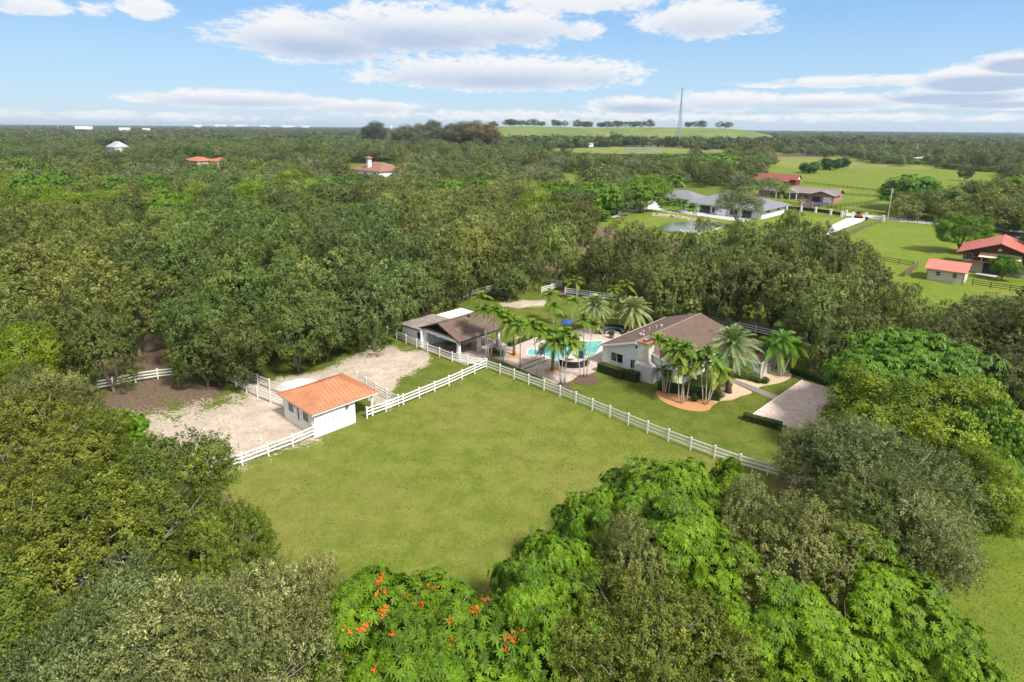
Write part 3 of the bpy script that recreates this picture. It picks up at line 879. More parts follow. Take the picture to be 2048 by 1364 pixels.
OPEN = [[(170, 800), (185, 775), (310, 752), (345, 775), (420, 775), (470, 735), (560, 735), (640, 700), (750, 675), (795, 650), (850, 622), (985, 580), (1060, 590), (1085, 556), (1135, 560), (1160, 600), (1300, 630),
         (1405, 628), (1440, 640), (1500, 640), (1560, 690), (1620, 700), (1660, 770), (1720, 800), (1760, 900), (1900, 1000), (2060, 930), (2060, 1400), (-50, 1400), (-50, 760), (150, 800)],
        [(1195, 480), (1200, 440), (1325, 420), (1325, 378), (1430, 376), (1560, 400), (1570, 375), (1600, 366), (1700, 376), (1770, 390), (1770, 440), (1880, 445), (1880, 452), (1700, 440), (1700, 462), (1500, 476), (1300, 476)],
        [(1700, 500), (1760, 447), (1900, 452), (2060, 470), (2060, 585), (1925, 610), (1915, 645), (1850, 600), (1800, 560), (1740, 525)],
        [(1490, 375), (1560, 345), (1556, 308), (1700, 316), (1740, 330), (2010, 345), (1985, 366), (1780, 378), (1760, 400), (1700, 372), (1560, 368)],
        [(1240, 294.5), (1330, 295), (1400, 300), (1560, 300), (1400, 307), (1230, 307), (1090, 302), (1090, 297)],
        [(1135, 345), (1165, 348), (1165, 366), (1135, 366)],
        [(695, 325), (785, 325), (785, 343), (700, 345)], [(368, 314), (440, 316), (440, 330), (372, 324)], [(206, 289), (252, 289), (252, 300), (206, 301)],
        [(1500, 480), (1520, 470), (1700, 462), (1690, 480)]]


def blocked(x, y, R, h):
    pts = [(x, y, h), (x, y, h * .6), (x - R, y, h * .55), (x + R, y, h * .55), (x, y - R * .8, 1.0), (x - .7 * R, y - R * .7, 1.2), (x + .7 * R, y - R * .7, 1.2), (x - R * .6, y, h * .9), (x + R * .6, y, h * .9), (x, y, 0)]
    for p in pts:
        a, b_ = proj(*p)
        if any(pip(float(a), float(b_), q) for q in OPEN): return True
    return False


def woods_tint(px, py, r):
    j = r.uniform(.78, 1.22)
    if py > 430 and px < 330: t_ = (1.12, 1.08, .85)
    elif py > 430 and px < 640: t_ = (.92, 1.02, .85)
    elif py > 430 and px < 830: t_ = (.84, .95, .95)
    elif px > 1180 and py > 470: t_ = (.92, .92, .90)
    elif px < 420 and py < 440: t_ = (1.12, 1.12, .85)
    elif 420 <= px < 720 and py > 340: t_ = (.85, 1.0, .92)
    else: t_ = (1.12, 1.08, .98)
    return tuple(c * j * .93 for c in t_)


WOODS = []
# front rows of the woodland, where the photo shows each crown
FRONT = [(60, 560, 95, 12.5), (170, 590, 95, 12.5), (265, 610, 90, 12), (330, 560, 80, 13), (110, 680, 80, 10), (215, 700, 62, 9), (30, 660, 80, 11), (395, 655, 82, 10.5), (408, 700, 58, 8), (475, 690, 66, 9), (470, 590, 85, 13),
         (550, 620, 80, 11.5), (590, 655, 72, 10), (640, 590, 80, 12), (650, 640, 66, 9.5), (715, 590, 72, 12), (745, 620, 62, 10), (790, 580, 66, 11.5), (700, 540, 70, 13), (820, 540, 62, 12.5), (850, 575, 50, 9), (880, 530, 60, 12),
         (900, 560, 40, 8.5), (940, 520, 60, 12), (1018, 556, 40, 7.0), (985, 505, 52, 12), (1055, 520, 42, 10), (1060, 480, 52, 12), (1120, 500, 48, 11), (1160, 535, 36, 8), (1200, 530, 46, 10), (1255, 530, 50, 10), (1300, 555, 52, 10),
         (1345, 585, 50, 9.5), (1385, 565, 60, 11.5), (1300, 595, 36, 7), (1430, 575, 60, 11), (1480, 555, 66, 12), (1550, 575, 70, 12), (1610, 590, 70, 12), (1625, 640, 58, 9.5), (1680, 620, 66, 11), (1715, 660, 55, 9), (1665, 690, 50, 7.5),
         (1740, 600, 60, 11), (1790, 640, 55, 10), (1830, 640, 40, 8.5), (1640, 530, 62, 13), (1700, 545, 58, 12), (1560, 500, 58, 12), (1480, 500, 55, 12), (1400, 505, 52, 12), (1330, 510, 52, 12), (1260, 490, 46, 11), (1640, 490, 44, 12), (1580, 465, 30, 11),
         (1700, 580, 60, 12), (1770, 700, 40, 8)]
for i, (cx, cy, rp, h) in enumerate(FRONT):
    q = np.random.default_rng(1000 + i)
    o = tree_at(P_MID[i * 3 % 5], cx, cy, rp, h, 'oak', tint=woods_tint(cx, cy, q), group='trees of the surrounding woodland')
    WOODS.append((o.location.x, o.location.y, P_MID[0].R * o.scale.x, h))
NFRONT = len(WOODS)
r_ = np.random.default_rng(5)
cands = []
for D in np.arange(66, 300, 4.4):
    for X_ in np.arange(-.80 * D - 10, .80 * D + 14, 4.4):
        cands.append((X_ + r_.uniform(-2.2, 2.2), D + r_.uniform(-2.2, 2.2)))
cands.sort(key=lambda c: c[1])
for (x, y) in cands:
    R = r_.uniform(4.6, 6.6) * (1 + min(.2, max(0, (y - 120) / 500)))
    h = r_.uniform(8.2, 13.2)
    if y > 160: h = r_.uniform(7.0, 12.0)
    px, py = proj(x, y, h * .6)
    if px < -80 or px > 2130: continue
    if any((x - a) ** 2 + (y - b_) ** 2 < ((R + rr) * .86) ** 2 for a, b_, rr, _ in WOODS): continue
    if any((x - q[0].location.x) ** 2 + (y - q[0].location.y) ** 2 < (R + q[5].R * q[0].scale.x) ** 2 * .4 for q in TREES if q[2] > 700): continue
    if blocked(x, y, R, h): continue
    WOODS.append((x, y, R, h))
print('woods candidates', len(WOODS))
WOODS = WOODS[:285]
NEARD = WOODS[-1][1]
ntr = 0
for (x, y, R, h) in WOODS[NFRONT:]:
    px, py = proj(x, y, h * .6); px = float(px); py = float(py)
    q = r_.uniform()
    tint = woods_tint(px, py, r_)
    if py < 400 and q < .16: pr = P_MIDB[int(r_.integers(0, 2))]; tint = (1.0, 1.0, 1)
    elif py < 430 and q < .24 and px < 1200: pr = P_MIDL[0]; tint = (.9, 1, .9)
    elif px < 450 and 320 < py < 430 and q < .45: pr = P_MIDB[int(r_.integers(0, 2))]; tint = (1.1, 1.1, 1)
    elif 1080 < px < 1180 and py < 400 and q < .6: pr = P_MIDB[int(r_.integers(0, 2))]; tint = (.95, 1.0, 1)
    elif 1180 < px < 1560 and py < 400: pr = P_MIDB[int(r_.integers(0, 2))]; tint = (1.1, 1.1, 1)
    else: pr = P_MID[int(r_.integers(0, 5))]
    place_tree(pr, x, y, R / pr.R, 'oak', 'tree', 'trees of the surrounding woodland', tint=tint, sz=h / pr.H, sxy=r_.uniform(.9, 1.12))
    ntr += 1
print('woods trees', ntr, 'out to', NEARD)

# individually recognisable trees farther off
for (pr, cx, cy, rp, h, lb, ti) in [
    (P_MIDL[0], 1297, 378, 46, 11.5, 'bright green round tree with dark forked trunk left of the grey-roofed villa', (.75, 1.0, .9)),
    (P_SPARSE[0], 1475, 410, 37, 12.5, 'thin grey-green tree in front of the grey-roofed villa terrace', (.8, .85, .8)),
    (P_MID[1], 1222, 395, 36, 10, 'dark olive tree hiding the white house left of the villa', (.85, .95, .75)),
    (P_MIDB[0], 1200, 428, 20, 4, 'small round bright green tree beside the villa path', (1.1, 1.2, 1)),
    (P_SPARSE[0], 1535, 375, 32, 10, 'grey-green tree between the villa and the brick ranch house', (.75, .85, .75)),
    (P_MIDB[1], 1400, 330, 58, 12, 'wide dark green tree behind the villa roof', (1, 1.1, 1)), (P_MIDB[0], 1340, 322, 50, 12, 'dark green tree at the left of the group behind the villa', (.9, 1.0, 1)),
    (P_MIDB[1], 1450, 328, 44, 13, 'bright green tree at the right of the group behind the villa', (1.15, 1.15, 1)), (P_MIDB[0], 1517, 325, 28, 12, 'dark tree standing in the meadow edge beside the red barn', (.85, .9, 1)),
    (P_MIDB[0], 1825, 380, 62, 13, 'big dark green tree just right of the wooden utility pole', (.85, .95, .8)),
    (P_MID[2], 1880, 400, 46, 11, 'dense olive tree behind the tan gate pillars', (.85, .95, .8)), (P_MID[0], 1950, 395, 48, 12, 'olive tree between the tan pillars and the red-roofed house', (.9, .95, .8)),
    (P_MID[3], 1985, 420, 56, 11, 'wide rounded olive tree standing over the asphalt lane', (1.1, 1.1, 1.0)), (P_MIDB[1], 2035, 380, 46, 12, 'bright green tree at the right edge above the asphalt lane', (1.2, 1.1, .8)),
    (P_MID[1], 2050, 420, 40, 10, 'dark tree at the right edge beside the asphalt lane', (.7, .8, .8)),
    (P_LIME[0], 1925, 462, 46, 9.5, 'bright tree with twisted trunk left of the red-roofed house', (.7, 1.0, 1)), (P_LIME[0], 2008, 533, 25, 5.0, 'small bright tree in front of the red-roofed house', (.65, 1.0, 1)),
    (P_BUSH[0], 1619, 333, 19, 8, 'lone round bush in the middle of the meadow', (.9, 1.1, .9)), (P_BUSH[0], 1663, 326, 18, 9, 'larger bush of the meadow pair, left part', (.9, 1.1, .9)), (P_BUSH[0], 1686, 324, 13, 8, 'smaller dark bush right of the meadow bush', (.7, .85, .8)),
    (P_MID[1], 1932, 345, 14, 9, 'small conical dark tree at the meadow rim above the red-roofed house', (.6, .75, .8))]:
    tree_at(pr, cx, cy, rp, h, lb, 'bush' if pr is P_BUSH[0] else 'tree', ti, name='bush' if pr is P_BUSH[0] else None)
for (cx, cy, rp, h, lb) in [(751, 259, 20, 24, 'dark casuarina alone on the skyline left of centre'), (865, 255, 22, 25, 'tallest casuarina on the skyline'), (838, 262, 18, 22, 'casuarina left of the tallest one on the skyline'), (900, 262, 17, 22, 'casuarina right of the tallest one on the skyline'),
                            (925, 266, 27, 24, 'brownish casuarina at the left of the feathery skyline group'), (950, 266, 30, 24, 'broad brownish casuarina in the middle of the feathery skyline group'), (975, 267, 26, 23, 'brownish casuarina at the right end of the skyline group'), (812, 266, 20, 19, 'low casuarina left of the skyline group')]:
    p = at(cx, cy + 30 if cx != 751 else cy + 26, 3); d_ = depth_of(p); pr = P_PINE[0]
    # height from the skyline row
    hh = 3.0
    while proj(p.x, p.y, hh)[1] > cy - rp * .8 and hh < 40: hh += .3
    place_tree(pr, p.x, p.y, rp * d_ / F / pr.R, lb, 'tree', 'casuarinas on the skyline', tint=(1.25, 1.08, .85) if cx > 915 else (.8, .85, .8), sz=hh / pr.H)


# ---- the woods beyond, as one mass
def scatter_object(name, pts, sources, label=None):
    """one object of trees standing on a cloud of points (geometry nodes)"""
    P_ = np.array([p[:3] for p in pts]); S_ = np.array([p[3:6] for p in pts])
    me = bpy.data.meshes.new(name); me.vertices.add(len(P_)); me.vertices.foreach_set('co', P_.reshape(-1).astype(np.float32))
    a = me.attributes.new('sc', 'FLOAT_VECTOR', 'POINT'); a.data.foreach_set('vector', S_.reshape(-1).astype(np.float32))
    a = me.attributes.new('rz', 'FLOAT', 'POINT'); a.data.foreach_set('value', np.random.default_rng(3).uniform(0, 6.28, len(P_)).astype(np.float32))
    a = me.attributes.new('ix', 'INT', 'POINT'); q4 = np.random.default_rng(4)
    f_ = 1.3 * np.sin(P_[:, 0] * .011 + 2 * np.sin(P_[:, 1] * .006)) + 1.1 * np.sin(P_[:, 1] * .013 + 1.7 * np.sin(P_[:, 0] * .008)) + q4.normal(size=len(P_)) * 1.1
    ix_ = np.where(f_ < -1.3, 1, np.where(f_ < .7, 0, np.where(f_ < 1.9, 3, 2))) % len(sources)
    a.data.foreach_set('value', ix_.astype(np.int32))
    o = obj(name, me); o.color = (1, 1, 1, 1)
    ng = bpy.data.node_groups.new(name, 'GeometryNodeTree')
    ng.interface.new_socket('Geometry', in_out='INPUT', socket_type='NodeSocketGeometry')
    ng.interface.new_socket('Geometry', in_out='OUTPUT', socket_type='NodeSocketGeometry')
    N = ng.nodes; gi = N.new('NodeGroupInput'); go = N.new('NodeGroupOutput')
    iop = N.new('GeometryNodeInstanceOnPoints'); ng.links.new(gi.outputs[0], iop.inputs['Points'])
    gti = N.new('GeometryNodeGeometryToInstance')
    for so in reversed(sources):
        oi = N.new('GeometryNodeObjectInfo'); oi.inputs[0].default_value = so; oi.transform_space = 'ORIGINAL'
        ng.links.new(oi.outputs['Geometry'], gti.inputs[0])
    ng.links.new(gti.outputs[0], iop.inputs['Instance']); iop.inputs['Pick Instance'].default_value = True
    def attr(nm, ty):
        q = N.new('GeometryNodeInputNamedAttribute'); q.data_type = ty; q.inputs['Name'].default_value = nm
        return q.outputs['Attribute']
    ng.links.new(attr('ix', 'INT'), iop.inputs['Instance Index'])
    cx = N.new('ShaderNodeCombineXYZ'); ng.links.new(attr('rz', 'FLOAT'), cx.inputs[2])
    ng.links.new(cx.outputs[0], iop.inputs['Rotation'])
    ng.links.new(attr('sc', 'FLOAT_VECTOR'), iop.inputs['Scale'])
    ng.links.new(iop.outputs[0], go.inputs[0])
    md = o.modifiers.new('scatter', 'NODES'); md.node_group = ng
    return tag(o, label, 'woodland' if label else None, None, 'stuff')


# one real tree of each far kind stands in the country; the mass repeats its crown
far_src = []
for k, (pr, cx, cy, rp, h, lb) in enumerate([(P_FAR[0], 512, 292, 22, 11, 'dark tree on the far side of the woods above the orange-tiled house'), (P_FAR[1], 620, 300, 22, 10, 'tree in the far woods up from the dusky red mansion roof'),
                                           (P_FAR[2], 1130, 310, 20, 10, 'dark tree at the near left rim of the lake meadow'), (P_FAR[3], 60, 320, 24, 11, 'tree in the far woods at upper left'),
                                           (P_VFAR[0], 300, 268, 12, 10, 'tiny far tree in the plain at upper left'), (P_VFAR[1], 1600, 285, 12, 10, 'tiny far tree in the plain right of the radio tower'), (P_VFAR[2], 1900, 290, 12, 9, 'tiny far tree in the plain at upper right')]):
    o = tree_at(pr, cx, cy, rp, h, lb)
    far_src.append([c for c in o.children if c.name.startswith('crown')][0])

r_ = np.random.default_rng(9)
pts = []; pts2 = []
D = NEARD - 6
while D < 900:
    st = 9.0 + D * .006
    for X_ in np.arange(-.84 * D - 20, .86 * D + 20, st):
        x, y = X_ + r_.uniform(-.45, .45) * st, D + r_.uniform(-.5, .5) * st
        R = r_.uniform(4.2, 7.5); h = r_.uniform(6.5, 11.5)
        px, py = proj(x, y, 0)
        if r_.uniform() < .08: continue
        if r_.uniform() < .07: R *= 1.35; h = r_.uniform(11, 15)
        if px > 1560 and 500 < D < 600 and r_.uniform() < .5: continue
        if blocked(x, y, R, h): continue
        pts.append((x, y, 0, R / 6, R / 6, h / 9.5))
    D += st * 1.02
D = 900
while D < 9000:
    st = D * .0125
    for X_ in np.arange(-.84 * D - 20, .86 * D + 20, st):
        x, y = X_ + r_.uniform(-.5, .5) * st, D + r_.uniform(-.5, .5) * st
        s_ = 1.0 + D / 2600
        h = r_.uniform(6, 10) + (4 if r_.uniform() < .04 else 0)
        if 950 < D < 1195 and -80 < x < 600: h = h * 1.6
        if r_.uniform() < .15: continue
        if -190 < x < 660 and 1190 < y < 1900: continue
        if D < 1500 and blocked(x, y, 8, h): continue
        pts2.append((x, y, 0, s_ * r_.uniform(.7, 1.3), s_ * r_.uniform(.7, 1.3), h / 9))
    D *= 1.035
print('far', len(pts), len(pts2))
scatter_object('distant_woodland', pts, far_src[:4], 'mass of trees covering the plain beyond the near woods')
scatter_object('horizon_woodland', pts2, far_src[4:], 'hazy far tree cover reaching to the horizon')

# ------------------------------------------------------------------ fences
def fence(name, pts, label, material, rails=(.42, .78, 1.14), rw=.04, rh=.15, post=.13, ph=1.32, step=2.44, group=None, cap=True, px=True, cat='fence', rail_name='rail', ends=True):
    P = [at(*p) for p in pts] if px else [Vector(p) for p in pts]
    root = thing(name, label, cat, (P[0].x, P[0].y, 0), 0, group)
    o = Vector((P[0].x, P[0].y, 0)); Q = [Vector((p.x, p.y, 0)) - o for p in P]
    seg = [(Q[i], Q[i + 1]) for i in range(len(Q) - 1)]
    tot = sum((b - a).length for a, b in seg); n = max(1, round(tot / step)); st = tot / n
    def along(s):
        for a, b in seg:
            L = (b - a).length
            if s <= L + 1e-6: return a.lerp(b, s / L), math.atan2((b - a).y, (b - a).x)
            s -= L
        return seg[-1][1], math.atan2((b - a).y, (b - a).x)
    pm = MB().box(-post / 2, post / 2, -post / 2, post / 2, -.1, ph)
    if cap:
        e = post / 2 + .018
        pm.box(-e, e, -e, e, ph, ph + .03)
        pm.add([(-e, -e, ph + .03), (e, -e, ph + .03), (e, e, ph + .03), (-e, e, ph + .03), (0, 0, ph + .09)], [(0, 1, 4), (1, 2, 4), (2, 3, 4), (3, 0, 4)])
    first = None; stations = []
    for k in range(n + 1):
        p, a = along(k * st if k < n else tot); stations.append(p)
        if not ends and k in (0, n): continue
        if first is None:
            first = pm.build('post', material, root); q = first
        else:
            q = first.copy(); COL.objects.link(q); q.parent = root
        q.location = p; q.rotation_euler = (0, 0, a)
    for z in rails:
        mb = MB()
        for i in range(n):
            a, b = stations[i], stations[i + 1]
            d = (b - a).normalized() * (post / 2 + .002)
            mb.bar(a + d + Vector((0, 0, z)), b - d + Vector((0, 0, z)), rw, rh)
        mb.build(rail_name, material, root)
    return root


WF = 'white three-rail fences of the property'
fence('white_fence', [(973, 738), (1119, 792.5), (1308, 872), (1394, 905), (1494, 940), (1556, 956), (1650, 990)], 'long white rail fence running down past the pool deck and front lawn', M_FENCE, group=WF)
fence('white_fence', [(973, 737), (896, 772.6), (793, 816), (734, 837)], 'white rail fence from the fence corner down to the orange-roofed stable porch', M_FENCE, group=WF)
fence('white_fence', [(629, 874.5), (585, 894), (539, 911), (489, 930), (430, 947), (370, 970)], 'white rail fence between the orange-roofed stable and the lower left oak', M_FENCE, group=WF)
fence('white_fence', [(180, 784), (222, 777), (268.7, 765.6), (317, 758), (375, 752), (440, 748)], 'white rail fence at the back left of the sandy paddock under the oaks', M_FENCE, group=WF)
fence('white_fence', [(436, 752), (474, 774), (516, 796), (569, 817)], 'nearer white rail fence of the sandy lane behind the stable', M_FENCE, group=WF)
fence('white_fence', [(462, 736), (508, 765), (549.6, 784), (592, 801)], 'farther white rail fence of the sandy lane behind the stable', M_FENCE, group=WF)
fence('white_fence', [(715, 764), (756, 790), (797, 812)], 'short white rail fence just right of the stable roof', M_FENCE, group=WF)
fence('white_fence', [(775, 670), (820, 690.5), (866, 709), (916, 727.4), (970, 736)], 'white rail fence in front of the open pavilion', M_FENCE, group=WF)
fence('white_fence', [(830, 622), (895, 608), (939, 594.7), (978, 584.5), (1010, 577)], 'white rail fence behind the pavilion leading to the parked car', M_FENCE, group=WF)
fence('white_fence', [(1086, 566), (1101, 569.5), (1123, 574)], 'short rear white fence panel by the paddock gate under the trees', M_FENCE, group=WF)
fence('white_fence', [(1083, 587), (1104, 581), (1123, 575.5)], 'short white fence piece running to the gate under the trees', M_FENCE, group=WF)
fence('white_fence', [(1130, 588), (1229, 602), (1346, 628), (1430, 650), (1525, 670.5), (1610, 694)], 'long white rail fence behind the main house along the lane', M_FENCE, group=WF)


# ------------------------------------------------------------------ buildings
def local(px, py, lab, name, cat='building', rz=AL, z=0):
    p = at(px, py)
    return thing(name, lab, cat, (p.x, p.y, z), rz)


def window(root, cx, cz, w_, h_, face, plane, fr=M_WHITE, panes=2, name='window', t=.07, mull=.045, sill=True, glass=M_GLASS, horizontal=False):
    """window on a wall plane of the building. face: '-y','+x','-x','+y'; cx runs along the wall"""
    fm = MB(); gm = MB()
    def B(mb, a0, a1, z0, z1, d0, d1):
        if face == '-y': mb.box(a0, a1, plane - d1, plane - d0, z0, z1)
        elif face == '+y': mb.box(a0, a1, plane + d0, plane + d1, z0, z1)
        elif face == '+x': mb.box(plane + d0, plane + d1, a0, a1, z0, z1)
        else: mb.box(plane - d1, plane - d0, a0, a1, z0, z1)
    x0, x1, z0, z1 = cx - w_ / 2, cx + w_ / 2, cz - h_ / 2, cz + h_ / 2
    B(gm, x0 + .01, x1 - .01, z0 + .01, z1 - .01, .0, .025)
    f_ = .06
    B(fm, x0 - f_, x0, z0 - f_, z1 + f_, 0, t); B(fm, x1, x1 + f_, z0 - f_, z1 + f_, 0, t)
    B(fm, x0, x1, z1, z1 + f_, 0, t); B(fm, x0, x1, z0 - f_, z0, 0, t + (.04 if sill else 0))
    for k in range(1, panes):
        if horizontal:
            zz = z0 + (z1 - z0) * k / panes; B(fm, x0, x1, zz - mull / 2, zz + mull / 2, .026, t - .005)
        else:
            xx = x0 + (x1 - x0) * k / panes; B(fm, xx - mull / 2, xx + mull / 2, z0, z1, .026, t - .005)
    g_ = gm.build(name, glass, root)
    fm.build('frame', fr, g_)
    return g_


# ---- stable with the copper hip roof.  origin: corner nearest the camera, x down-right, y up-right
st = local(631, 876, 'small white block stable with an orange metal hip roof', 'stable', 'stable')
mb = MB(); zt = 2.68
mb.box(-6.3, 0, -.0, .2, 0, zt); mb.box(-.2, 0, .2, 4.6, 0, zt); mb.box(-6.3, -6.1, .2, 4.6, 0, zt); mb.box(-6.1, -.2, 4.4, 4.6, 0, zt)
mb.build('wall', M_BLOCK, st)
rz0, rz1, ov = 2.74, 4.2, .42
x0, x1, y0, y1 = -6.3 - ov, ov, -ov, 7.3
rx = (x0 + x1) / 2; ya, yb = 3.15, 4.35


def standing_seam(name, root, x0, x1, y0, y1, z0, z1, rx, ya, yb, m_):
    mb = MB(); T = .05
    c = [(x0, y0, z0), (x1, y0, z0), (x1, y1, z0), (x0, y1, z0)]; A = (rx, ya, z1); B_ = (rx, yb, z1)
    lo = [(p[0], p[1], p[2] - T) for p in c]
    mb.add(c + [A, B_] + lo, [(0, 1, 4), (1, 2, 5, 4), (2, 3, 5), (3, 0, 4, 5), (9, 8, 7, 6), (0, 6, 7, 1), (1, 7, 8, 2), (2, 8, 9, 3), (3, 9, 6, 0)])
    V3 = Vector
    c = [V3(p) for p in c]; A = V3(A); B_ = V3(B_); up = V3((0, 0, .02))
    def seams(e0, e1, r0, r1, n):
        # ribs perpendicular to the eave e0-e1, stopping at hips or ridge
        d = (e1 - e0); L = d.length; d /= L
        nrm = d.cross(r0 - e0).normalized(); nrm *= 1 if nrm.z > 0 else -1
        s = nrm.cross(d); s *= 1 if s.z > 0 else -1
        def across(p): return (p - e0).dot(d), (p - e0).dot(s)
        a0, h0 = across(r0); a1, h1 = across(r1)
        for k in range(1, n):
            a = L * k / n
            if a < a0: h = h0 * a / a0
            elif a <= a1: h = h0
            else: h = h1 * (L - a) / (L - a1)
            mb.bar(e0 + d * a + nrm * .018, e0 + d * a + s * (h - .03) + nrm * .018, .035, .045)
    n_ = 16
    seams(c[0], c[1], A, A, n_); seams(c[1], c[2], A, B_, n_ + 2); seams(c[2], c[3], B_, B_, n_); seams(c[3], c[0], B_, A, n_ + 2)
    o = mb.build('roof', m_, root)
    h = MB()
    for p, q in ((c[0], A), (c[1], A), (c[2], B_), (c[3], B_), (A, B_)): h.bar(p + up, q + up, .16, .07)
    h.build('ridge_cap', m_, o)
    return o


standing_seam('roof', st, x0, x1, y0, y1, rz0, rz1, rx, ya, yb, M_COPPER)
fb = MB(); fb.box(x0 + .04, x1 - .04, y0 + .03, y0 + .07, rz0 - .2, rz0 - .055); fb.box(x1 - .07, x1 - .03, y0 + .08, y1 - .08, rz0 - .2, rz0 - .055)
fb.box(x0 + .03, x0 + .07, y0 + .08, y1 - .08, rz0 - .2, rz0 - .055); fb.box(x0 + .04, x1 - .04, y1 - .07, y1 - .03, rz0 - .2, rz0 - .055)
fb.box(x0 + .1, x1 - .1, y0 + .1, y1 - .1, rz0 - .1, rz0 - .06)
fb.build('fascia', M_WHITE, st)
for x_ in (-.12, -6.1):
    MB().box(x_ - .1, x_ + .1, 6.6, 6.8, 0, rz0 - .11).build('porch_post', M_WHITE, st)
for cx in (-4.62, -1.62):
    window(st, cx, 1.78, 1.0, .95, '-y', 0, panes=1, glass=M_GLASS)
    for sx in (-1, 1):
        s_ = MB(); xc = cx + sx * .93
        s_.box(xc - .3, xc + .3, -.05, 0, 1.24, 2.32); s_.box(xc - .24, xc + .24, -.062, -.05, 1.3, 1.74); s_.box(xc - .24, xc + .24, -.062, -.05, 1.82, 2.26)
        s_.build('shutter', M_WHITE, st)
sh = MB(); sh.box(0, .05, 1.1, 2.95, .95, 2.05); sh.box(.05, .062, 1.16, 1.98, 1.01, 1.99); sh.box(.05, .062, 2.07, 2.89, 1.01, 1.99)
hz = sh.build('closed_shutter', M_WHITE, st)
hg = MB()
for y_, z_ in ((1.2, 1.2), (1.2, 1.8), (2.85, 1.2), (2.85, 1.8), (2.0, 1.5), (2.06, 1.35)): hg.box(.062, .075, y_ - .06, y_ + .06, z_ - .035, z_ + .035)
hg.build('hinge', M_DARK, hz)
lm = MB(); lm.bar((0, 3.6, 2.25), (.18, 3.6, 2.33), .04); lm.lathe([(.03, 2.36), (.06, 2.3), (.17, 2.16), (.155, 2.16), (.03, 2.24)], 12, 0, .2, 3.6); lm.build('wall_lamp', M_DARK, st)
dp = MB(); dp.tube([(-3.1, -.38, 2.6), (-3.1, -.12, 2.42), (-3.1, -.07, 2.3), (-3.1, -.07, .9)], .045, 8); dp.box(-3.2, -3.0, -.4, -.26, 2.42, 2.6); dp.build('downpipe', mat('copper_pipe', (.16, .075, .045), .5, .2), st)

# ---- pavilion.  origin: foot of the front right column
pv_ = local(918, 718, 'open white pavilion with a brown gable roof and a flat-roofed wing', 'pavilion', 'pavilion')
w_ = MB()
w_.box(-11.2, -6.95, -.85, -.65, 0, 2.55); w_.box(-11.2, -11.0, -.65, 5.0, 0, 2.55); w_.box(-7.15, -6.95, -.65, 6.3, 0, 2.65); w_.box(-11.0, -7.15, 4.8, 5.0, 0, 2.55)
w_.build('wall', M_STUCCO, pv_)
fr_ = MB(); fr_.slab([(-11.6, -1.25, 2.62), (-6.75, -1.25, 2.78), (-6.75, 5.2, 2.78), (-11.6, 5.2, 2.62)], .05); fr_.build('flat_roof', M_SHINGLE_FLAT, pv_)
fe = MB(); fe.bar((-11.58, -1.2, 2.49), (-6.9, -1.2, 2.64), .05, .16); fe.bar((-11.56, -1.17, 2.48), (-11.56, 5.18, 2.48), .05, .16); fe.build('fascia', M_DARK, pv_)
ct = MB()
ct.box(-11.0, -10.8, 5.2, 10.3, 0, 2.6); ct.box(-10.8, -7.75, 10.1, 10.3, 0, 2.6); ct.box(-7.95, -7.75, 5.2, 10.1, 0, 2.6); ct.box(-10.8, -7.95, 5.2, 5.35, 0, 2.6)
ct.build('courtyard_wall', M_STUCCO, pv_)
ct = MB(); ct.box(-10.78, -7.97, 5.37, 10.08, .02, 1.9); ct.build('courtyard_roof', M_WHITE, pv_)
# gable roof, gable facing the camera side
ex0, ex1, ax, ez, az_ = -7.7, .75, -3.45, 2.75, 4.35
ya, yb = -.7, 8.2
rf = MB()
rf.slab([(ex1, ya, ez), (ex1, yb, ez), (ax, yb, az_), (ax, ya, az_)], .07); rf.slab([(ax, ya, az_), (ax, yb, az_), (ex0, yb, ez), (ex0, ya, ez)], .07)
roof = rf.build('roof', M_SHINGLE, pv_)
rc = MB(); rc.bar((ax, ya, az_ + .01), (ax, yb, az_ + .01), .22, .05); rc.build('ridge_cap', M_SHINGLE, roof)
fa = MB(); fa.bar((ex1, ya - .02, ez - .1), (ax, ya - .02, az_ - .1), .04, .16); fa.bar((ex0, ya - .02, ez - .1), (ax, ya - .02, az_ - .1), .04, .16); fa.bar((ex1 - .02, ya, ez - .15), (ex1 - .02, yb, ez - .15), .04, .16)
fa.build('fascia', M_DARK, pv_)
vt = MB(); vt.box(ax + .3, ax + .6, 4.4, 4.65, 4.2, 4.5); vt.build('roof_vent', M_DARK, roof)
bm_ = MB(); bm_.box(-6.95, .2, -.18, .1, 2.2, 2.6); bm_.box(.0, .24, .1, 7.5, 2.32, 2.6); bm_.build('beam', M_WHITE, pv_)
trs = MB()
for k in range(9):
    x_ = -6.6 + k * .8; zz = ez + (az_ - ez) * (1 - abs(x_ - ax) / 4.25) - .28
    trs.bar((x_, 0, 2.62), (x_, 0, max(2.7, zz)), .07)
for zz in (2.85, 3.15, 3.45, 3.75):
    hw = (az_ - .25 - zz) / (az_ - ez) * 4.2
    trs.bar((ax - hw, .02, zz), (ax + hw, .02, zz), .05)
trs.build('gable_lattice', M_DARK, pv_)
cl_ = MB(); cl_.box(ex0 + .3, ex1 - .3, .3, yb - .3, 2.62, 2.66); cl_.build('ceiling', M_DARK, pv_)
for (x_, y_) in ((.0, -.02), (.0, 3.65), (.0, 7.35), (-6.75, -.05)):
    c_ = MB(); c_.box(x_ - .19, x_ + .19, y_ - .19, y_ + .19, .92 if y_ > .5 or True else 0, 2.32)
    c_.box(x_ - .26, x_ + .26, y_ - .26, y_ + .26, .86, .98)
    co_ = c_.build('column', M_WHITE, pv_)
    b_ = MB(); b_.box(x_ - .24, x_ + .24, y_ - .24, y_ + .24, 0, .86); b_.build('column_base', M_STONE if x_ > -1 else M_WHITE, co_)
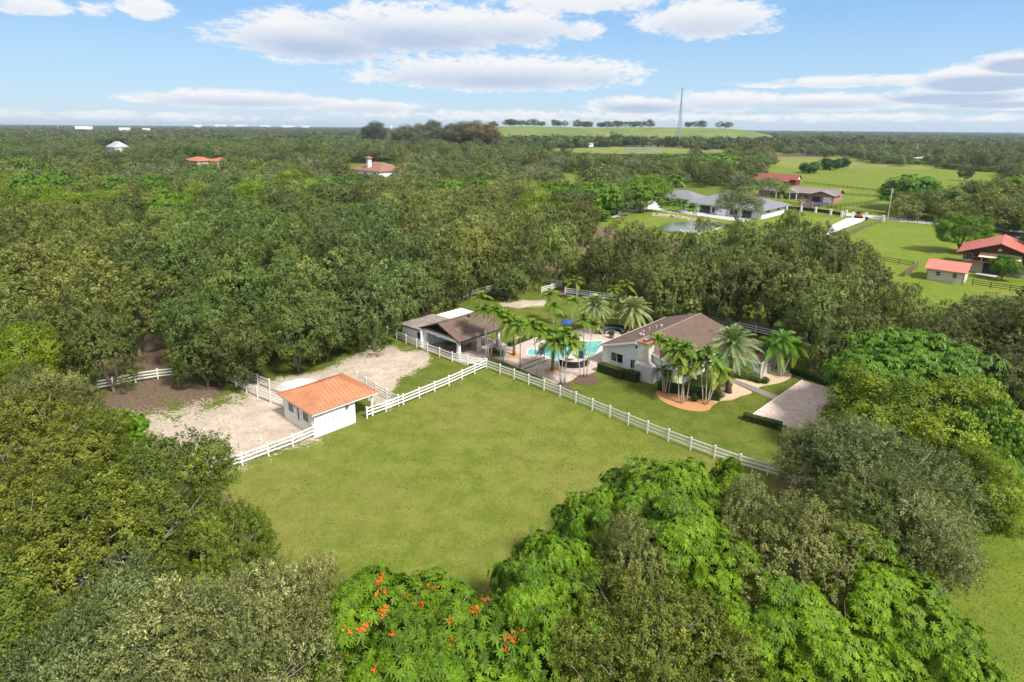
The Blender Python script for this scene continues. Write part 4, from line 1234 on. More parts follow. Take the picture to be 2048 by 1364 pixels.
gl = MB(); gl.lathe([(.02, 2.62), (.03, 2.5), (.20, 2.38), (.19, 2.36), (.02, 2.46)], 12, 0, -3.5, -.45); gl.build('gable_lamp', M_WHITE, pv_)
window(pv_, -7.35, 1.75, .5, .75, '-y', -.85, fr=M_DARK, panes=2, horizontal=True)
d_ = MB(); d_.box(-6.95, -6.88, 1.2, 2.1, .05, 2.1); dd = d_.build('door', M_WHITE, pv_); MB().box(-6.88, -6.83, 1.3, 1.4, 1.0, 1.1).build('handle', M_DARK, dd)
bulb = mat('bulb_glass', (.85, .82, .72), .3, .02)
lt = MB()
for k in range(12):
    y_ = .25 + k * .6; lt.lathe([(.0, 2.30), (.045, 2.26), (.045, 2.22), (.0, 2.17)], 6, 0, .62, y_)
lt.build('string_light', bulb, pv_)
# paving under the pavilion
mbp = MB(); q_ = [Matrix.Translation(pv_.location) @ Matrix.Rotation(AL, 4, 'Z') @ Vector(p) for p in ((-6.9, -.9, 0), (2.2, -.9, 0), (4.3, 8.6, 0), (-6.9, 8.6, 0))]
sheet('pavilion_floor', [(p.x, p.y, 0) for p in q_], M_PAVER, .012, px=False)

# ---- main house.  origin px 1207,725
hs = local(1207, 725, 'white ranch house with a brown shingle gable roof and a whitewashed brick chimney', 'main_house', 'house')
GX1, AX, AZ, EZ, EZR = 11.2, 5.1, 4.35, 2.62, 2.45
YF, YB = -.45, 16.3
wl = MB()
# gable end wall as an outline with thickness
prof = [(.1, 0), (10.9, 0), (10.9, 2.45), (AX, AZ - .12), (.1, 2.62)]
n = len(prof)
for (ya_, yb_) in ((YF, YF + .2), (YB - .6, YB - .4)):
    vs = [(p[0], ya_, p[1]) for p in prof] + [(p[0], yb_, p[1]) for p in prof]
    wl.add(vs, [tuple(range(n)), tuple(range(2 * n - 1, n - 1, -1))] + [(i, n + i, n + (i + 1) % n, (i + 1) % n) for i in range(n)])
wl.box(.1, .3, YF + .2, YB - .6, 0, 2.5); wl.box(10.7, 10.9, YF + .2, YB - .6, 0, 2.35)
wl.build('wall', M_STUCCO, hs)
rf = MB()
rf.slab([(-.4, YF - .4, EZ - .08), (-.4, YB, EZ - .08), (AX, YB, AZ), (AX, YF - .4, AZ)][::-1], .12)
rf.slab([(AX, YF - .4, AZ), (AX, YB, AZ), (11.6, YB, EZR - .12), (11.6, YF - .4, EZR - .12)][::-1], .12)
roof = rf.build('roof', M_SHINGLE, hs)
MB().bar((AX, YF - .42, AZ + .01), (AX, YB, AZ + .01), .24, .05).build('ridge_cap', mat('ridge_shingles', (.22, .17, .15), .9, .1), roof)
fa = MB()
fa.bar((-.4, YF - .43, EZ - .18), (AX, YF - .43, AZ - .1), .05, .2); fa.bar((11.6, YF - .43, EZR - .22), (AX, YF - .43, AZ - .1), .05, .2)
fa.bar((-.43, YF - .4, EZ - .16), (-.43, YB, EZ - .16), .05, .18); fa.bar((11.63, YF - .4, EZR - .2), (11.63, 8.5, EZR - .2), .05, .18)
fa.bar((-.4, YB + .03, EZ - .18), (AX, YB + .03, AZ - .1), .05, .2)
fa.build('fascia', M_WHITE, hs)
sf = MB(); sf.slab([(-.38, YF - .38, EZ - .21), (.1, YF - .38, EZ - .09), (.1, YF, EZ - .09), (-.38, YF, EZ - .21)], .02); sf.build('soffit', M_WHITE, hs)
for (x_, y_, r1, hh) in ((3.4, 3.1, .16, .32), (4.2, 2.5, .14, .3), (3.6, 8.0, .15, .3), (3.2, 7.4, .08, .35), (2.8, 6.3, .07, .4), (2.7, 5.0, .1, .3)):
    zb = EZ + (AZ - EZ) * (x_ + .4) / (AX + .4)
    v_ = MB(); v_.cyl(x_, y_, zb - .1, zb + hh * .6, r1 * .7, n=10); v_.lathe([(r1 * .7, zb + hh * .6), (r1 * 1.25, zb + hh * .65), (r1 * 1.1, zb + hh), (.01, zb + hh * 1.15)], 10, 0, x_, y_)
    v_.build('roof_vent', mat('vent_metal', (.42, .38, .36), .6, .1), roof)
# chimney, stepped
ch = MB()
ch.box(5.7, 8.3, -1.75, YF, 0, 2.0)
ch.add([(5.7, -1.75, 2.0), (8.3, -1.75, 2.0), (8.3, YF, 2.0), (5.7, YF, 2.0), (5.95, -1.6, 2.35), (7.5, -1.6, 2.35), (7.5, YF, 2.35), (5.95, YF, 2.35)], [(0, 1, 5, 4), (1, 2, 6, 5), (2, 3, 7, 6), (3, 0, 4, 7)])
ch.box(5.95, 7.5, -1.6, YF + .1, 2.35, 4.75)
chim = ch.build('chimney', M_STONE, hs)
cp = MB(); cp.box(5.9, 7.55, -1.65, -.3, 4.75, 4.85); cp.build('chimney_cap', M_TERRA, chim)
cp = MB(); cp.lathe([(.3, 4.85), (.3, 5.02), (.4, 5.05), (.38, 5.16), (.01, 5.22)], 14, 0, 6.8, -.95); cp.build('chimney_pot', mat('chimney_pot_metal', (.30, .22, .2), .6, .1), chim)
window(hs, 2.35, 1.45, 1.75, 1.15, '-y', YF)
window(hs, 4.75, 1.25, .62, 1.1, '-y', YF)
window(hs, 9.6, 1.3, 1.0, 1.3, '-y', YF)
window(hs, 1.8, 1.35, 1.6, 1.1, '+x', 10.9); window(hs, 4.6, 1.35, 1.6, 1.1, '+x', 10.9)
dr = MB(); dr.box(10.9, 10.97, 6.6, 7.7, .05, 2.12); ddr = dr.build('front_door', M_DARK, hs); MB().box(10.97, 11.03, 6.72, 6.8, 1.0, 1.12).build('handle', M_STEEL, ddr)
dpp = MB(); dpp.box(1.0, 1.08, YF - .07, YF, .1, 2.75); dpp.build('downpipe', M_WHITE, hs)
fl = MB(); fl.box(5.15, 5.5, YF - .3, YF - .12, 3.55, 3.85); fl.bar((5.3, YF - .12, 3.7), (5.3, YF, 3.7), .06); fl.build('flood_light', M_DARK, hs)
# garage wing
gw = MB(); gx0, gx1, gy0, gy1 = 10.9, 16.9, 9.3, 14.2
gw.box(gx0, gx1 - .2, gy0, gy0 + .2, 0, 2.25); gw.box(gx0, gx1 - .2, gy1 - .2, gy1, 0, 2.9)
gw.build('wing_wall', M_STUCCO, hs)
gs = MB(); prof = [(gy0, 0), (gy1, 0), (gy1, 3.1), (gy1 - 1.3, 3.35), (gy0, 2.28)]; n = len(prof)
vs = [(gx1 - .2, p[0], p[1]) for p in prof] + [(gx1 + .02, p[0], p[1]) for p in prof]
gs.add(vs, [tuple(range(n - 1, -1, -1)), tuple(range(n, 2 * n))] + [(i, (i + 1) % n, n + (i + 1) % n, n + i) for i in range(n)])
gs.build('stone_gable', M_STONE, hs)
gr = MB(); gr.slab([(8.3, gy0 - .5, 2.2), (gx1 + .25, gy0 - .5, 2.2), (gx1 + .25, 12.9, 3.5), (8.3, 12.9, 3.5)], .1); gr.slab([(8.3, 12.9, 3.5), (gx1 - .25, 12.9, 3.5), (gx1 - .25, 16.3, 2.35), (8.3, 16.3, 2.35)], .1)
gr.build('wing_roof', M_SHINGLE, hs)
gf = MB(); gf.bar((11.7, gy0 - .52, 2.1), (gx1 + .25, gy0 - .52, 2.1), .05, .16); gf.bar((gx1 + .27, gy0 - .5, 2.1), (gx1 + .27, 12.9, 3.4), .05, .16); gf.build('fascia', M_WHITE, hs)
window(hs, 11.6, 1.75, 1.25, .85, '+x', gx1 + .02)
window(hs, 13.2, 1.4, 1.3, .9, '-y', gy0)

# ---- pool, spa, deck
dk = [(976, 711), (1119, 771), (1198, 741), (1212, 712), (1262, 692), (1275, 665), (1215, 652), (1170, 656), (1070, 676), (1050, 676), (1035, 672), (1020, 690)]
sheet('patio', ccw([at(*p) for p in dk]), M_PAVER, .03, px=False)
pl = [(1205, 683), (1196, 701), (1187, 710.5), (1171, 713), (1157, 709.5), (1142, 709), (1130, 712), (1124, 718), (1116, 721), (1105, 718.5), (1091, 712), (1083, 705), (1082, 697), (1090, 690), (1110, 686), (1130, 683), (1155, 683.5), (1180, 683)]
M_WATER = bpy.data.materials.new('pool_water'); M_WATER.use_nodes = True
t = NT(M_WATER.node_tree); P = t.n('ShaderNodeNewGeometry').outputs['Position']
c = t.mix(t.ramp(t.noise(P, .35, 3), .4, .6), (.085, .33, .30), (.16, .43, .39))
c = t.mix(t.ramp(t.noise(P, 1.8, 4, .6, 1.5), .5, .75), c, (.26, .52, .47))
b = t.n('ShaderNodeBsdfPrincipled', inp={'Base Color': c, 'Roughness': .08, 'Specular IOR Level': .45})
bn = t.n('ShaderNodeBump', inp={'Strength': .15, 'Distance': .05, 'Height': t.noise(P, 3, 3)}); t.link(bn.outputs[0], b.inputs['Normal'])
t.n('ShaderNodeOutputMaterial', inp={'Surface': b.outputs[0]})


def pool(name, pts, label, cat, n=5, w_=.34):
    L = ccw(smooth_loop([at(*p) for p in pts], n)); c = sum(L, Vector()) / len(L)
    root = thing(name, label, cat, (c.x, c.y, 0))
    L = [p - c for p in L]; k = len(L)
    MB().add([(p.x, p.y, .042) for p in L], [tuple(range(k))]).build('water', M_WATER, root)
    outer = []
    for i in range(k):
        d = (L[(i + 1) % k] - L[i - 1]).normalized(); outer.append(L[i] + Vector((d.y, -d.x, 0)) * w_)
    mb = MB(); vs = [(p.x, p.y, .036) for p in L] + [(p.x, p.y, .085) for p in L] + [(p.x, p.y, .085) for p in outer] + [(p.x, p.y, .0) for p in outer]
    mb.add(vs, [f for i in range(k) for f in ((i, (i + 1) % k, k + (i + 1) % k, k + i), (k + i, k + (i + 1) % k, 2 * k + (i + 1) % k, 2 * k + i), (2 * k + i, 2 * k + (i + 1) % k, 3 * k + (i + 1) % k, 3 * k + i))])
    mb.build('coping', mat('pool_coping', (.62, .56, .50), .7, .08, 3), root)
    return root


pool('swimming_pool', pl, 'kidney-shaped swimming pool with turquoise water', 'swimming pool')
pool('spa', [(1062, 698.5), (1075, 699.5), (1076.5, 706), (1073, 711), (1062, 712), (1055, 709), (1057, 702)], 'small round spa pool beside the swimming pool', 'spa', w_=.25)
# two dark joint strips across the deck
for k, (a, b_) in enumerate([((1037, 733), (1093, 713)), ((1047, 739), (1103, 718))]):
    A, B_ = at(*a), at(*b_); mb = MB().bar((A.x, A.y, .036), (B_.x, B_.y, .036), .22, .012)
    tag(mb.build('drain_strip', mat('dark_pebble', (.10, .07, .06), .9, .3, 12)), 'dark strip across the deck ' + ('nearer the pavilion' if k == 0 else 'nearer the poolside palm'), 'drain strip', 'dark strips in the pool deck')


def arc_sofa(px, py, a0, a1, r, label, rz=0, back=.8):
    p = at(px, py); root = thing('curved_sofa', label, 'sofa', (p.x, p.y, .03), rz, 'curved wicker sofas')
    n_ = 18
    def ring(r0, r1, z0, z1, name, m_, e0=a0, e1=a1):
        mb = MB(); pts = []
        for i in range(n_ + 1):
            a = math.radians(e0 + (e1 - e0) * i / n_); c_, s_ = math.cos(a), math.sin(a)
            pts += [(r0 * c_, r0 * s_, z0), (r1 * c_, r1 * s_, z0), (r1 * c_, r1 * s_, z1), (r0 * c_, r0 * s_, z1)]
        fs = [(0, 1, 2, 3), (4 * n_ + 3, 4 * n_ + 2, 4 * n_ + 1, 4 * n_)]
        for i in range(n_):
            b0 = 4 * i
            for j in range(4): fs.append((b0 + j, b0 + 4 + j, b0 + 4 + (j + 1) % 4, b0 + (j + 1) % 4))
        mb.add(pts, fs); return mb.build(name, m_, root)
    ring(r - .85, r - .14, 0, .36, 'seat', M_WICKER); ring(r - .14, r, 0, back, 'backrest', M_WICKER)
    ring(r - .84, r - .16, .362, .46, 'seat_cushion', M_CUSH, a0 + 3, a1 - 3)
    return root


arc_sofa(1145, 724, -150, -20, 2.25, 'dark curved sofa by the pool seen from behind, near side of the deck', AL + math.radians(47))
arc_sofa(1226, 667, -30, 200, 2.1, 'dark round sofa on the far side of the deck by the house', 0)


def round_table(px, py, label, r, h, m1, m2, name='round_table'):
    p = at(px, py); root = thing(name, label, 'table', (p.x, p.y, .03))
    MB().cyl(0, 0, h - .05, h, r, n=24).build('table_top', m1, root)
    MB().lathe([(r * .55, 0), (r * .5, .04), (.07, .1), (.07, h - .1), (r * .4, h - .05)], 14).build('pedestal', m2, root)
    return root


round_table(1224, 668, 'round glass table inside the far round sofa', .62, .42, mat('table_glass', (.10, .13, .14), .15, .1, spec=.6), M_WICKER)
round_table(1141, 720, 'pale fire table inside the near curved sofa', .55, .4, mat('pale_stone_top', (.58, .50, .42), .7, .1, 6), M_CONC)


def sphere_leaves(name, parent, cx, cy, cz, rx, ry, rz_, n, ls, m_, seed, box=False, asp=.6):
    r = np.random.default_rng(seed)
    if box:
        p = r.uniform(-1, 1, (n, 3)); ax = r.integers(0, 3, n); sg = np.where(r.uniform(size=n) < .5, -1, 1)
        o = np.zeros((n, 3)); keep_top = r.uniform(size=n) < .4; ax[keep_top] = 2; sg[keep_top] = 1; sg[(ax == 2)] = 1
        for i in range(3): p[ax == i, i] = sg[ax == i] * r.uniform(.93, 1.02, (ax == i).sum())
        o[np.arange(n), ax] = sg
        P_ = p * np.array([rx, ry, rz_]) + np.array([cx, cy, cz])
    else:
        o = unit(r.normal(size=(n, 3))); P_ = o * r.uniform(.8, 1.06, (n, 1)) * np.array([rx, ry, rz_]) + np.array([cx, cy, cz])
    nrm = unit(o + r.normal(size=o.shape) * .45); axv = unit(np.cross(nrm, r.normal(size=o.shape))); sd = np.cross(nrm, axv)
    L = ls * r.uniform(.7, 1.3, (n, 1)); W = L * asp
    q = np.stack([P_ - axv * L / 2, P_ + sd * W / 2, P_ + axv * L / 2, P_ - sd * W / 2], 1)
    return obj(name, mesh_np(name, q, 4, m_, r.uniform(0, 1, n)), parent)


def hedge(pa, pb, w_, h, label, m_=None, dens=420, tint=(1, 1, 1)):
    A, B_ = at(*pa), at(*pb); d = B_ - A; L = d.length; c = (A + B_) / 2
    root = thing('hedge', label, 'hedge', (c.x, c.y, 0), math.atan2(d.y, d.x), 'clipped hedges')
    MB().box(-L / 2 + .08, L / 2 - .08, -w_ / 2 + .08, w_ / 2 - .08, 0, h - .08).build('twigs', mat('hedge_core', (.03, .035, .012), .95, .3), root)
    f = sphere_leaves('foliage', root, 0, 0, h / 2, L / 2, w_ / 2, h / 2, int(dens * (L * w_ + L * h * 2)), .085, m_ or L_HEDGE, int(L * 100), box=True)
    f.color = (*tint, 1)
    return root


hedge((1198, 741), (1249, 758), 1.1, 1.15, 'long clipped hedge under the gable window of the main house')
hedge((1252, 757), (1276, 764), 1.1, 1.15, 'short square clipped hedge beside the chimney')
hedge((1316, 778), (1440, 800), 1.2, .95, 'dark hedge in front of the main house behind the thin palms', tint=(.8, .9, .8), dens=300)
hedge((1583, 745), (1672, 777), .8, .6, 'low dark hedge along the far side of the parking court', tint=(.6, .75, .6))
hedge((1486, 838), (1562, 858), .9, .7, 'low dark hedge at the near corner of the parking court', tint=(.7, .85, .7))
hedge((1018, 693), (1062, 677), .7, .55, 'low hedge along the deck by the pavilion columns', tint=(1, 1, 1))


def shrub(px, py, r, h, label, name='shrub', m_=None, tint=(1, 1, 1), group='garden shrubs', n=900, ls=.10):
    p = at(px, py); root = thing(name, label, 'shrub', (p.x, p.y, 0), 0, group)
    MB().tube([(0, 0, -.05), (.02, 0, h * .5)], [.05, .03], 6).build('stem', M_BARK, root)
    f = sphere_leaves('foliage', root, 0, 0, h * .55, r, r, h * .5, n, ls, m_ or L_HEDGE, int(px))
    sphere_leaves('inner_foliage', root, 0, 0, h * .52, r * .6, r * .6, h * .35, n // 3, ls, m_ or L_HEDGE, int(px) + 1).color = (*tint, 1)
    f.color = (*tint, 1)
    return root


shrub(1488, 757, .85, 1.9, 'yellow-green shrub by the front walk of the main house', m_=L_LIME, tint=(.8, .95, .8), n=700, ls=.16)
shrub(1508, 762, .7, 1.1, 'dark green shrub right of the yellow-green one'); shrub(1517, 766, .4, .6, 'small dark shrub at the foot of the stone gable')
shrub(1530, 767, .45, .8, 'clipped ball shrub on the pale stone bed by the garage wing'); shrub(1457, 776, .42, .8, 'clipped ball shrub behind the big date palm trunk')
shrub(1388, 803, .45, .95, 'dark ball shrub in the orange mulch bed between thin palms', tint=(.7, .8, .7)); shrub(1441, 795, .5, .7, 'grey-green shrub at the edge of the mulch bed', m_=L_OLIVE)
shrub(1425, 790, .9, 1.2, 'green shrub behind the rightmost thin palms', tint=(.8, .9, .8)); shrub(1405, 798, .8, 1.1, 'dark shrub in the middle of the mulch bed', tint=(.7, .8, .7))
shrub(1002, 712, .55, .8, 'leafy green plant in front of the second pavilion column', m_=L_MANGO, ls=.2, n=500)
shrub(1330, 770, .7, 1.1, 'dark green shrub against the front wall beside the chimney', tint=(.8, .9, .8))
for (bx, by, r1) in ((1070, 760, .6), (1085, 766, .45)): shrub(bx, by, r1, .35, 'low mulch-bed plant at the deck edge, ' + ('left' if bx < 1080 else 'right') + ' one by the long fence', m_=L_OLIVE, n=160)


def planter(px, py, label, pm, r, h, plant_r, plant_h, cone=False, group='potted plants'):
    p = at(px, py); root = thing('planter', label, 'planter', (p.x, p.y, .03), 0, group)
    MB().lathe([(r * .6, 0), (r * .8, .02), (r * 1.02, h * .5), (r * .95, h * .85), (r * 1.1, h), (r * .9, h), (r * .85, h * .85), (.01, h * .84)], 18).build('pot', pm, root)
    sphere_leaves('plant', root, 0, 0, h + plant_h * .42, plant_r, plant_r, plant_h * .5, 420, .12, L_HEDGE, int(px))
    if cone: sphere_leaves('plant_tip', root, 0, 0, h + plant_h * .95, plant_r * .55, plant_r * .55, plant_h * .38, 220, .11, L_HEDGE, int(px) + 3)
    return root


planter(1163, 716, 'big dark blue glazed pot with a conical shrub on the deck', M_BLUEP, .46, .8, .55, 1.0, True)
planter(1083.5, 709, 'blue glazed pot with a shrub between spa and pool', M_BLUEP, .4, .7, .5, 1.0)
planter(1223, 677, 'brown pot with a shrub in front of the round sofa', mat('brown_pot', (.15, .09, .06), .7, .2), .34, .6, .38, .7)
planter(985, 712, 'terracotta pot with a leafy plant by the second pavilion column', M_TERRA, .38, .42, .55, .9); planter(990, 710, 'smaller terracotta pot touching the larger one by the pavilion', M_TERRA, .3, .38, .4, .6)
# blue umbrella
p = at(1133, 670); um = thing('patio_umbrella', 'blue patio umbrella behind the pool', 'umbrella', (p.x, p.y, .0))
MB().cyl(0, 0, 0, 2.5, .03).build('pole', M_STEEL, um); MB().lathe([(.3, 0), (.3, .08), (.05, .12)], 12).build('base', M_DARK, um)
cn = MB(); cn.lathe([(0.02, 2.45), (.55, 2.28), (1.0, 2.02), (1.0, 1.94)], 8); cn.build('canopy', M_BLUEC, um)
# pavilion furniture
def chair(px, py, rz, label, m_=M_WOOD):
    p = at(px, py); root = thing('patio_chair', label, 'chair', (p.x, p.y, .02), rz, 'dark patio chairs under the pavilion')
    MB().box(-.28, .28, -.28, .28, .40, .46).build('seat', m_, root)
    b_ = MB(); [b_.bar((-.26 + .13 * k, .27, .46), (-.26 + .13 * k, .36, .95), .035) for k in range(5)]; b_.bar((-.28, .36, .95), (.28, .36, .95), .05); b_.build('backrest', m_, root)
    for sx in (-1, 1):
        MB().bar((sx * .25, -.26, 0), (sx * .25, -.26, .62), .04).build('leg', m_, root); MB().bar((sx * .25, .27, 0), (sx * .25, .27, .62), .04).build('leg', m_, root)
        MB().bar((sx * .27, -.3, .63), (sx * .27, .32, .63), .05).build('armrest', m_, root)
    return root
chair(892, 700, 1.2, 'dark patio chair under the pavilion left of the front column'); chair(906, 706, 2.6, 'dark patio chair just left of the front column foot'); chair(936, 699, -1.0, 'dark patio chair between the first and second column')
tb = at(900, 697); tt = thing('dining_table', 'dark square table under the pavilion among the chairs', 'table', (tb.x, tb.y, .02), AL)
MB().box(-.8, .8, -.6, .6, .70, .75).build('table_top', M_WOOD, tt)
for sx in (-1, 1):
    for sy in (-1, 1): MB().box(sx * .7 - .04, sx * .7 + .04, sy * .5 - .04, sy * .5 + .04, 0, .7).build('leg', M_WOOD, tt)

# ---- garden beds, walk, parking court
bed1 = [(1312, 788), (1318, 781), (1345, 780), (1400, 783), (1430, 778), (1462, 766), (1478, 772), (1492, 778), (1505, 786), (1480, 794), (1464, 801), (1440, 803), (1425, 812), (1418, 820), (1400, 823), (1370, 820), (1345, 812), (1325, 802)]
o1 = sheet('mulch_bed', ccw(smooth_loop([at(*p) for p in bed1], 4)), M_CHIPS, .022, px=False)
bed1b = [(1428, 795), (1436, 782), (1462, 766), (1478, 772), (1492, 778), (1504, 785.5), (1482, 792), (1464, 799), (1444, 801.5), (1430, 806)]
sheet('gravel_bed', ccw(smooth_loop([at(*p) for p in bed1b], 4)), M_GRAVEL, .028, px=False)
bed2 = [(1470, 758), (1490, 760), (1512, 764), (1520, 755), (1545, 738), (1562, 740), (1580, 744), (1584, 750), (1578, 758), (1560, 766), (1535, 771), (1520, 774), (1514, 779), (1500, 774), (1484, 768)]
sheet('gravel_bed', ccw(smooth_loop([at(*p) for p in bed2], 4)), M_GRAVEL, .024, px=False)
sheet('walkway', ccw([at(*p) for p in [(1458, 762), (1470, 759), (1560, 793), (1551, 801)]]), mat('grey_brown_walk', (.20, .165, .15), .9, .2, 4, .3), .034, px=False)
sheet('parking_court', ccw([at(*p) for p in [(1605, 761), (1551, 797), (1507, 829), (1590, 858), (1680, 880), (1720, 830), (1700, 790), (1660, 776)]]), M_DRIVE, .028, px=False)
A, B_ = at(1605, 760.5), at(1506.5, 829)
mb = MB().bar((A.x, A.y, .03), (B_.x, B_.y, .03), .16, .10); tag(mb.build('kerb', mat('pale_kerb', (.55, .48, .42), .9, .1)), kind='structure')
for (px, py, rx_) in ((1172, 760, 26), (1125, 775, 20), (1104, 741, 14), (1028, 711, 14)):
    L = [at(px + rx_ * math.cos(a) * (1 + .12 * math.sin(3 * a)), py + rx_ * .42 * math.sin(a)) for a in [k * math.pi / 8 for k in range(16)]]
    sheet('mulch_bed' if py > 745 else 'stone_ring', ccw(L), M_LITTER if py > 745 else M_CHIPS, .038, px=False)
# lane behind the house
sheet('lane', ccw([at(*p) for p in [(1120, 580), (1230, 590), (1350, 616), (1440, 634), (1530, 650), (1640, 680), (1680, 700), (1650, 706), (1540, 672), (1440, 650), (1340, 628), (1225, 600), (1120, 590)]]), mat('worn_lane', (.15, .12, .11), .95, .25, .5, .3), .02, px=False)
# pile of white sand behind the stable
p = at(600, 772, 0); r = np.random.default_rng(2)
xs = np.linspace(-1, 1, 25); mb = MB(); vs = []
for j in xs:
    for i in xs:
        d = math.hypot(i, j); z = max(0, 1 - d) ** 1.1 * .95 + (.05 * r.normal() if d < .9 else -.02)
        vs.append((i * 2.6, j * 2.2, max(z, -.03)))
mb.add(vs, [(j * 25 + i, j * 25 + i + 1, (j + 1) * 25 + i + 1, (j + 1) * 25 + i) for j in range(24) for i in range(24)])
tag(mb.build('sand_pile', mat('white_sand', (.72, .66, .58), .95, .08, 3, .3), None, True, p), 'heap of pale sand behind the orange-roofed stable', 'sand pile')

# ---- grass blades over the near lawns
def grass(name, n, x0, x1, y0, y1, seed):
    r = np.random.default_rng(seed)
    x = r.uniform(x0, x1, n * 3); y = r.uniform(y0, y1, n * 3)
    px, py = proj(x, y, np.zeros_like(x))
    ok = (px > -40) & (px < 2090) & (py < 1400)
    bad = np.zeros(len(x), bool)
    for poly, soft, wt in SAND: bad |= (soft_poly(px, py, poly, soft) * wt > .35) & (r.uniform(size=len(x)) < .9)
    for poly in (dk, bed1, bed2, [(1605, 761), (1551, 797), (1507, 829), (1590, 858), (1680, 880), (1720, 830), (1700, 790), (1660, 776)], [(1458, 762), (1470, 759), (1560, 793), (1551, 801)]):
        bad |= soft_poly(px, py, poly, 1) > .3
    L = (np.stack([x, y], -1) - np.array([st.location.x, st.location.y])); lu = L @ np.array([U.x, U.y]); lv = L @ np.array([V.x, V.y]); bad |= (lu > -6.4) & (lu < .1) & (lv > -.1) & (lv < 6.5)
    L = (np.stack([x, y], -1) - np.array([hs.location.x, hs.location.y])); lu = L @ np.array([U.x, U.y]); lv = L @ np.array([V.x, V.y]); bad |= (lu > 0) & (lu < 17) & (lv > -1.8) & (lv < 16.5)
    L = (np.stack([x, y], -1) - np.array([pv_.location.x, pv_.location.y])); lu = L @ np.array([U.x, U.y]); lv = L @ np.array([V.x, V.y]); bad |= (lu > -11.5) & (lu < 4) & (lv > -1.2) & (lv < 10.5)
    i = np.where(ok & ~bad)[0][:n]; x, y = x[i], y[i]; k = len(x)
    P_ = np.stack([x, y, np.zeros(k)], -1); a = r.uniform(0, 6.28, k); d = np.stack([np.cos(a), np.sin(a), np.zeros(k)], -1); e = np.stack([-np.sin(a), np.cos(a), np.zeros(k)], -1)
    patch = .5 + .5 * np.sin(x * .9 + 2 * np.sin(y * .5)) * np.sin(y * 1.1 + 1.5 * np.sin(x * .7))
    W = r.uniform(.05, .13, (k, 1)); Hh = r.uniform(.02, .05, (k, 1)) * (.6 + .8 * patch[:, None]); ln = r.uniform(-.8, .8, (k, 1)) * Hh
    up = np.array([0, 0, 1.0])
    q_ = np.stack([P_ - d * W / 2, P_ + d * W / 2, P_ + d * W * .3 + up * Hh + e * ln, P_ - d * W * .3 + up * Hh * r.uniform(.6, 1, (k, 1)) + e * ln], 1)
    o = obj(name, mesh_np(name, q_, 4, leaf_mat('grass_blades', (.090, .120, .013), (.150, .175, .024), (.25, .23, .055), .2, spread=0, hue=0), r.uniform(0, 1, k)))
    return tag(o, kind='stuff')
grass('grass', 150000, -34, 46, 28, 92, 31)

# ------------------------------------------------------------------ palms
def frond_quads(r, n, L, up0, droop, leaf, lw, nl, vee=.5, hang=.5, e_lo=-25, e_hi=75):
    """n pinnate fronds from the origin; every leaflet is a quad. returns quads, v"""
    Q, Vv = [], []
    for k in range(n):
        azm = 2.39996 * k + r.uniform(-.2, .2); f = (k + .5) / n
        e = math.radians(e_hi + (e_lo - e_hi) * f) + r.uniform(-.08, .08)
        Lk = L * r.uniform(.85, 1.1)
        d = np.array([math.cos(azm) * math.cos(e), math.sin(azm) * math.cos(e), math.sin(e)])
        s_ = np.linspace(0, 1, nl)
        hor = np.array([math.cos(azm), math.sin(azm), 0])
        P_ = d[None] * (s_ * Lk)[:, None] - np.array([0, 0, 1])[None] * (droop * Lk * s_ ** 2.2)[:, None]
        P_ = P_ + hor[None] * (.04 * Lk * s_)[:, None]
        tan = unit(np.gradient(P_, axis=0)); side = unit(np.cross(tan, [0, 0, 1.0])); up = np.cross(side, tan)
        tone = r.uniform(0, .7) + (.3 if f > .82 else 0)
        # rachis
        w_ = .022 * L
        for i in range(nl - 1):
            Q.append(np.stack([P_[i] - side[i] * w_ * .5, P_[i] + side[i] * w_ * .5, P_[i + 1] + side[i + 1] * w_ * .4, P_[i + 1] - side[i + 1] * w_ * .4])); Vv.append(.75)
        env = np.sin(np.clip(s_ * .93 + .07, 0, 1) * math.pi) ** .55
        for sg in (-1, 1):
            for i in range(1, nl):
                ll = leaf * env[i] * r.uniform(.85, 1.15)
                ld = unit(side[i] * sg + tan[i] * .75 + up[i] * vee * r.uniform(.6, 1.3))
                m_ = P_[i] + ld * ll * .5; tip = P_[i] + ld * ll * .92 - np.array([0, 0, hang * ll])
                wv = tan[i] * lw * .5
                Q.append(np.stack([P_[i] - wv * .6, P_[i] + wv * .6, m_ + wv, m_ - wv])); Q.append(np.stack([m_ - wv, m_ + wv, tip + wv * .2, tip - wv * .2]))
                vv = float(np.clip(tone * .75 + r.uniform(0, .25), 0, 1)); Vv += [vv, vv]
    return np.array(Q), np.array(Vv)


def frond_mesh(seed, n, L, lm, **k):
    r = np.random.default_rng(seed); q, v = frond_quads(r, n, L, 0, k.pop('droop', .35), k.pop('leaf', .45), k.pop('lw', .05), k.pop('nl', 22), **k)
    return mesh_np('fronds', q, 4, lm, v)


FR_THIN = [frond_mesh(1 + k, 12, 1.75, L_PALM, droop=.55, leaf=.52, lw=.12, nl=20, hang=.35, e_lo=-20, e_hi=80) for k in range(4)]
FR_DATE = [frond_mesh(11 + k, 78, 2.3, L_DATE, droop=.34, leaf=.42, lw=.055, nl=34, hang=.15, vee=.6, e_lo=-50, e_hi=80) for k in range(2)]
FR_FULL = [frond_mesh(21, 24, 2.1, L_PALM, droop=.5, leaf=.5, lw=.10, nl=26, hang=.4, e_lo=-45, e_hi=75)]
FR_ROYAL = [frond_mesh(31 + k, 15, 2.2, L_PALM, droop=.55, leaf=.55, lw=.075, nl=26, hang=.55, vee=.2, e_lo=-35, e_hi=70) for k in range(2)]


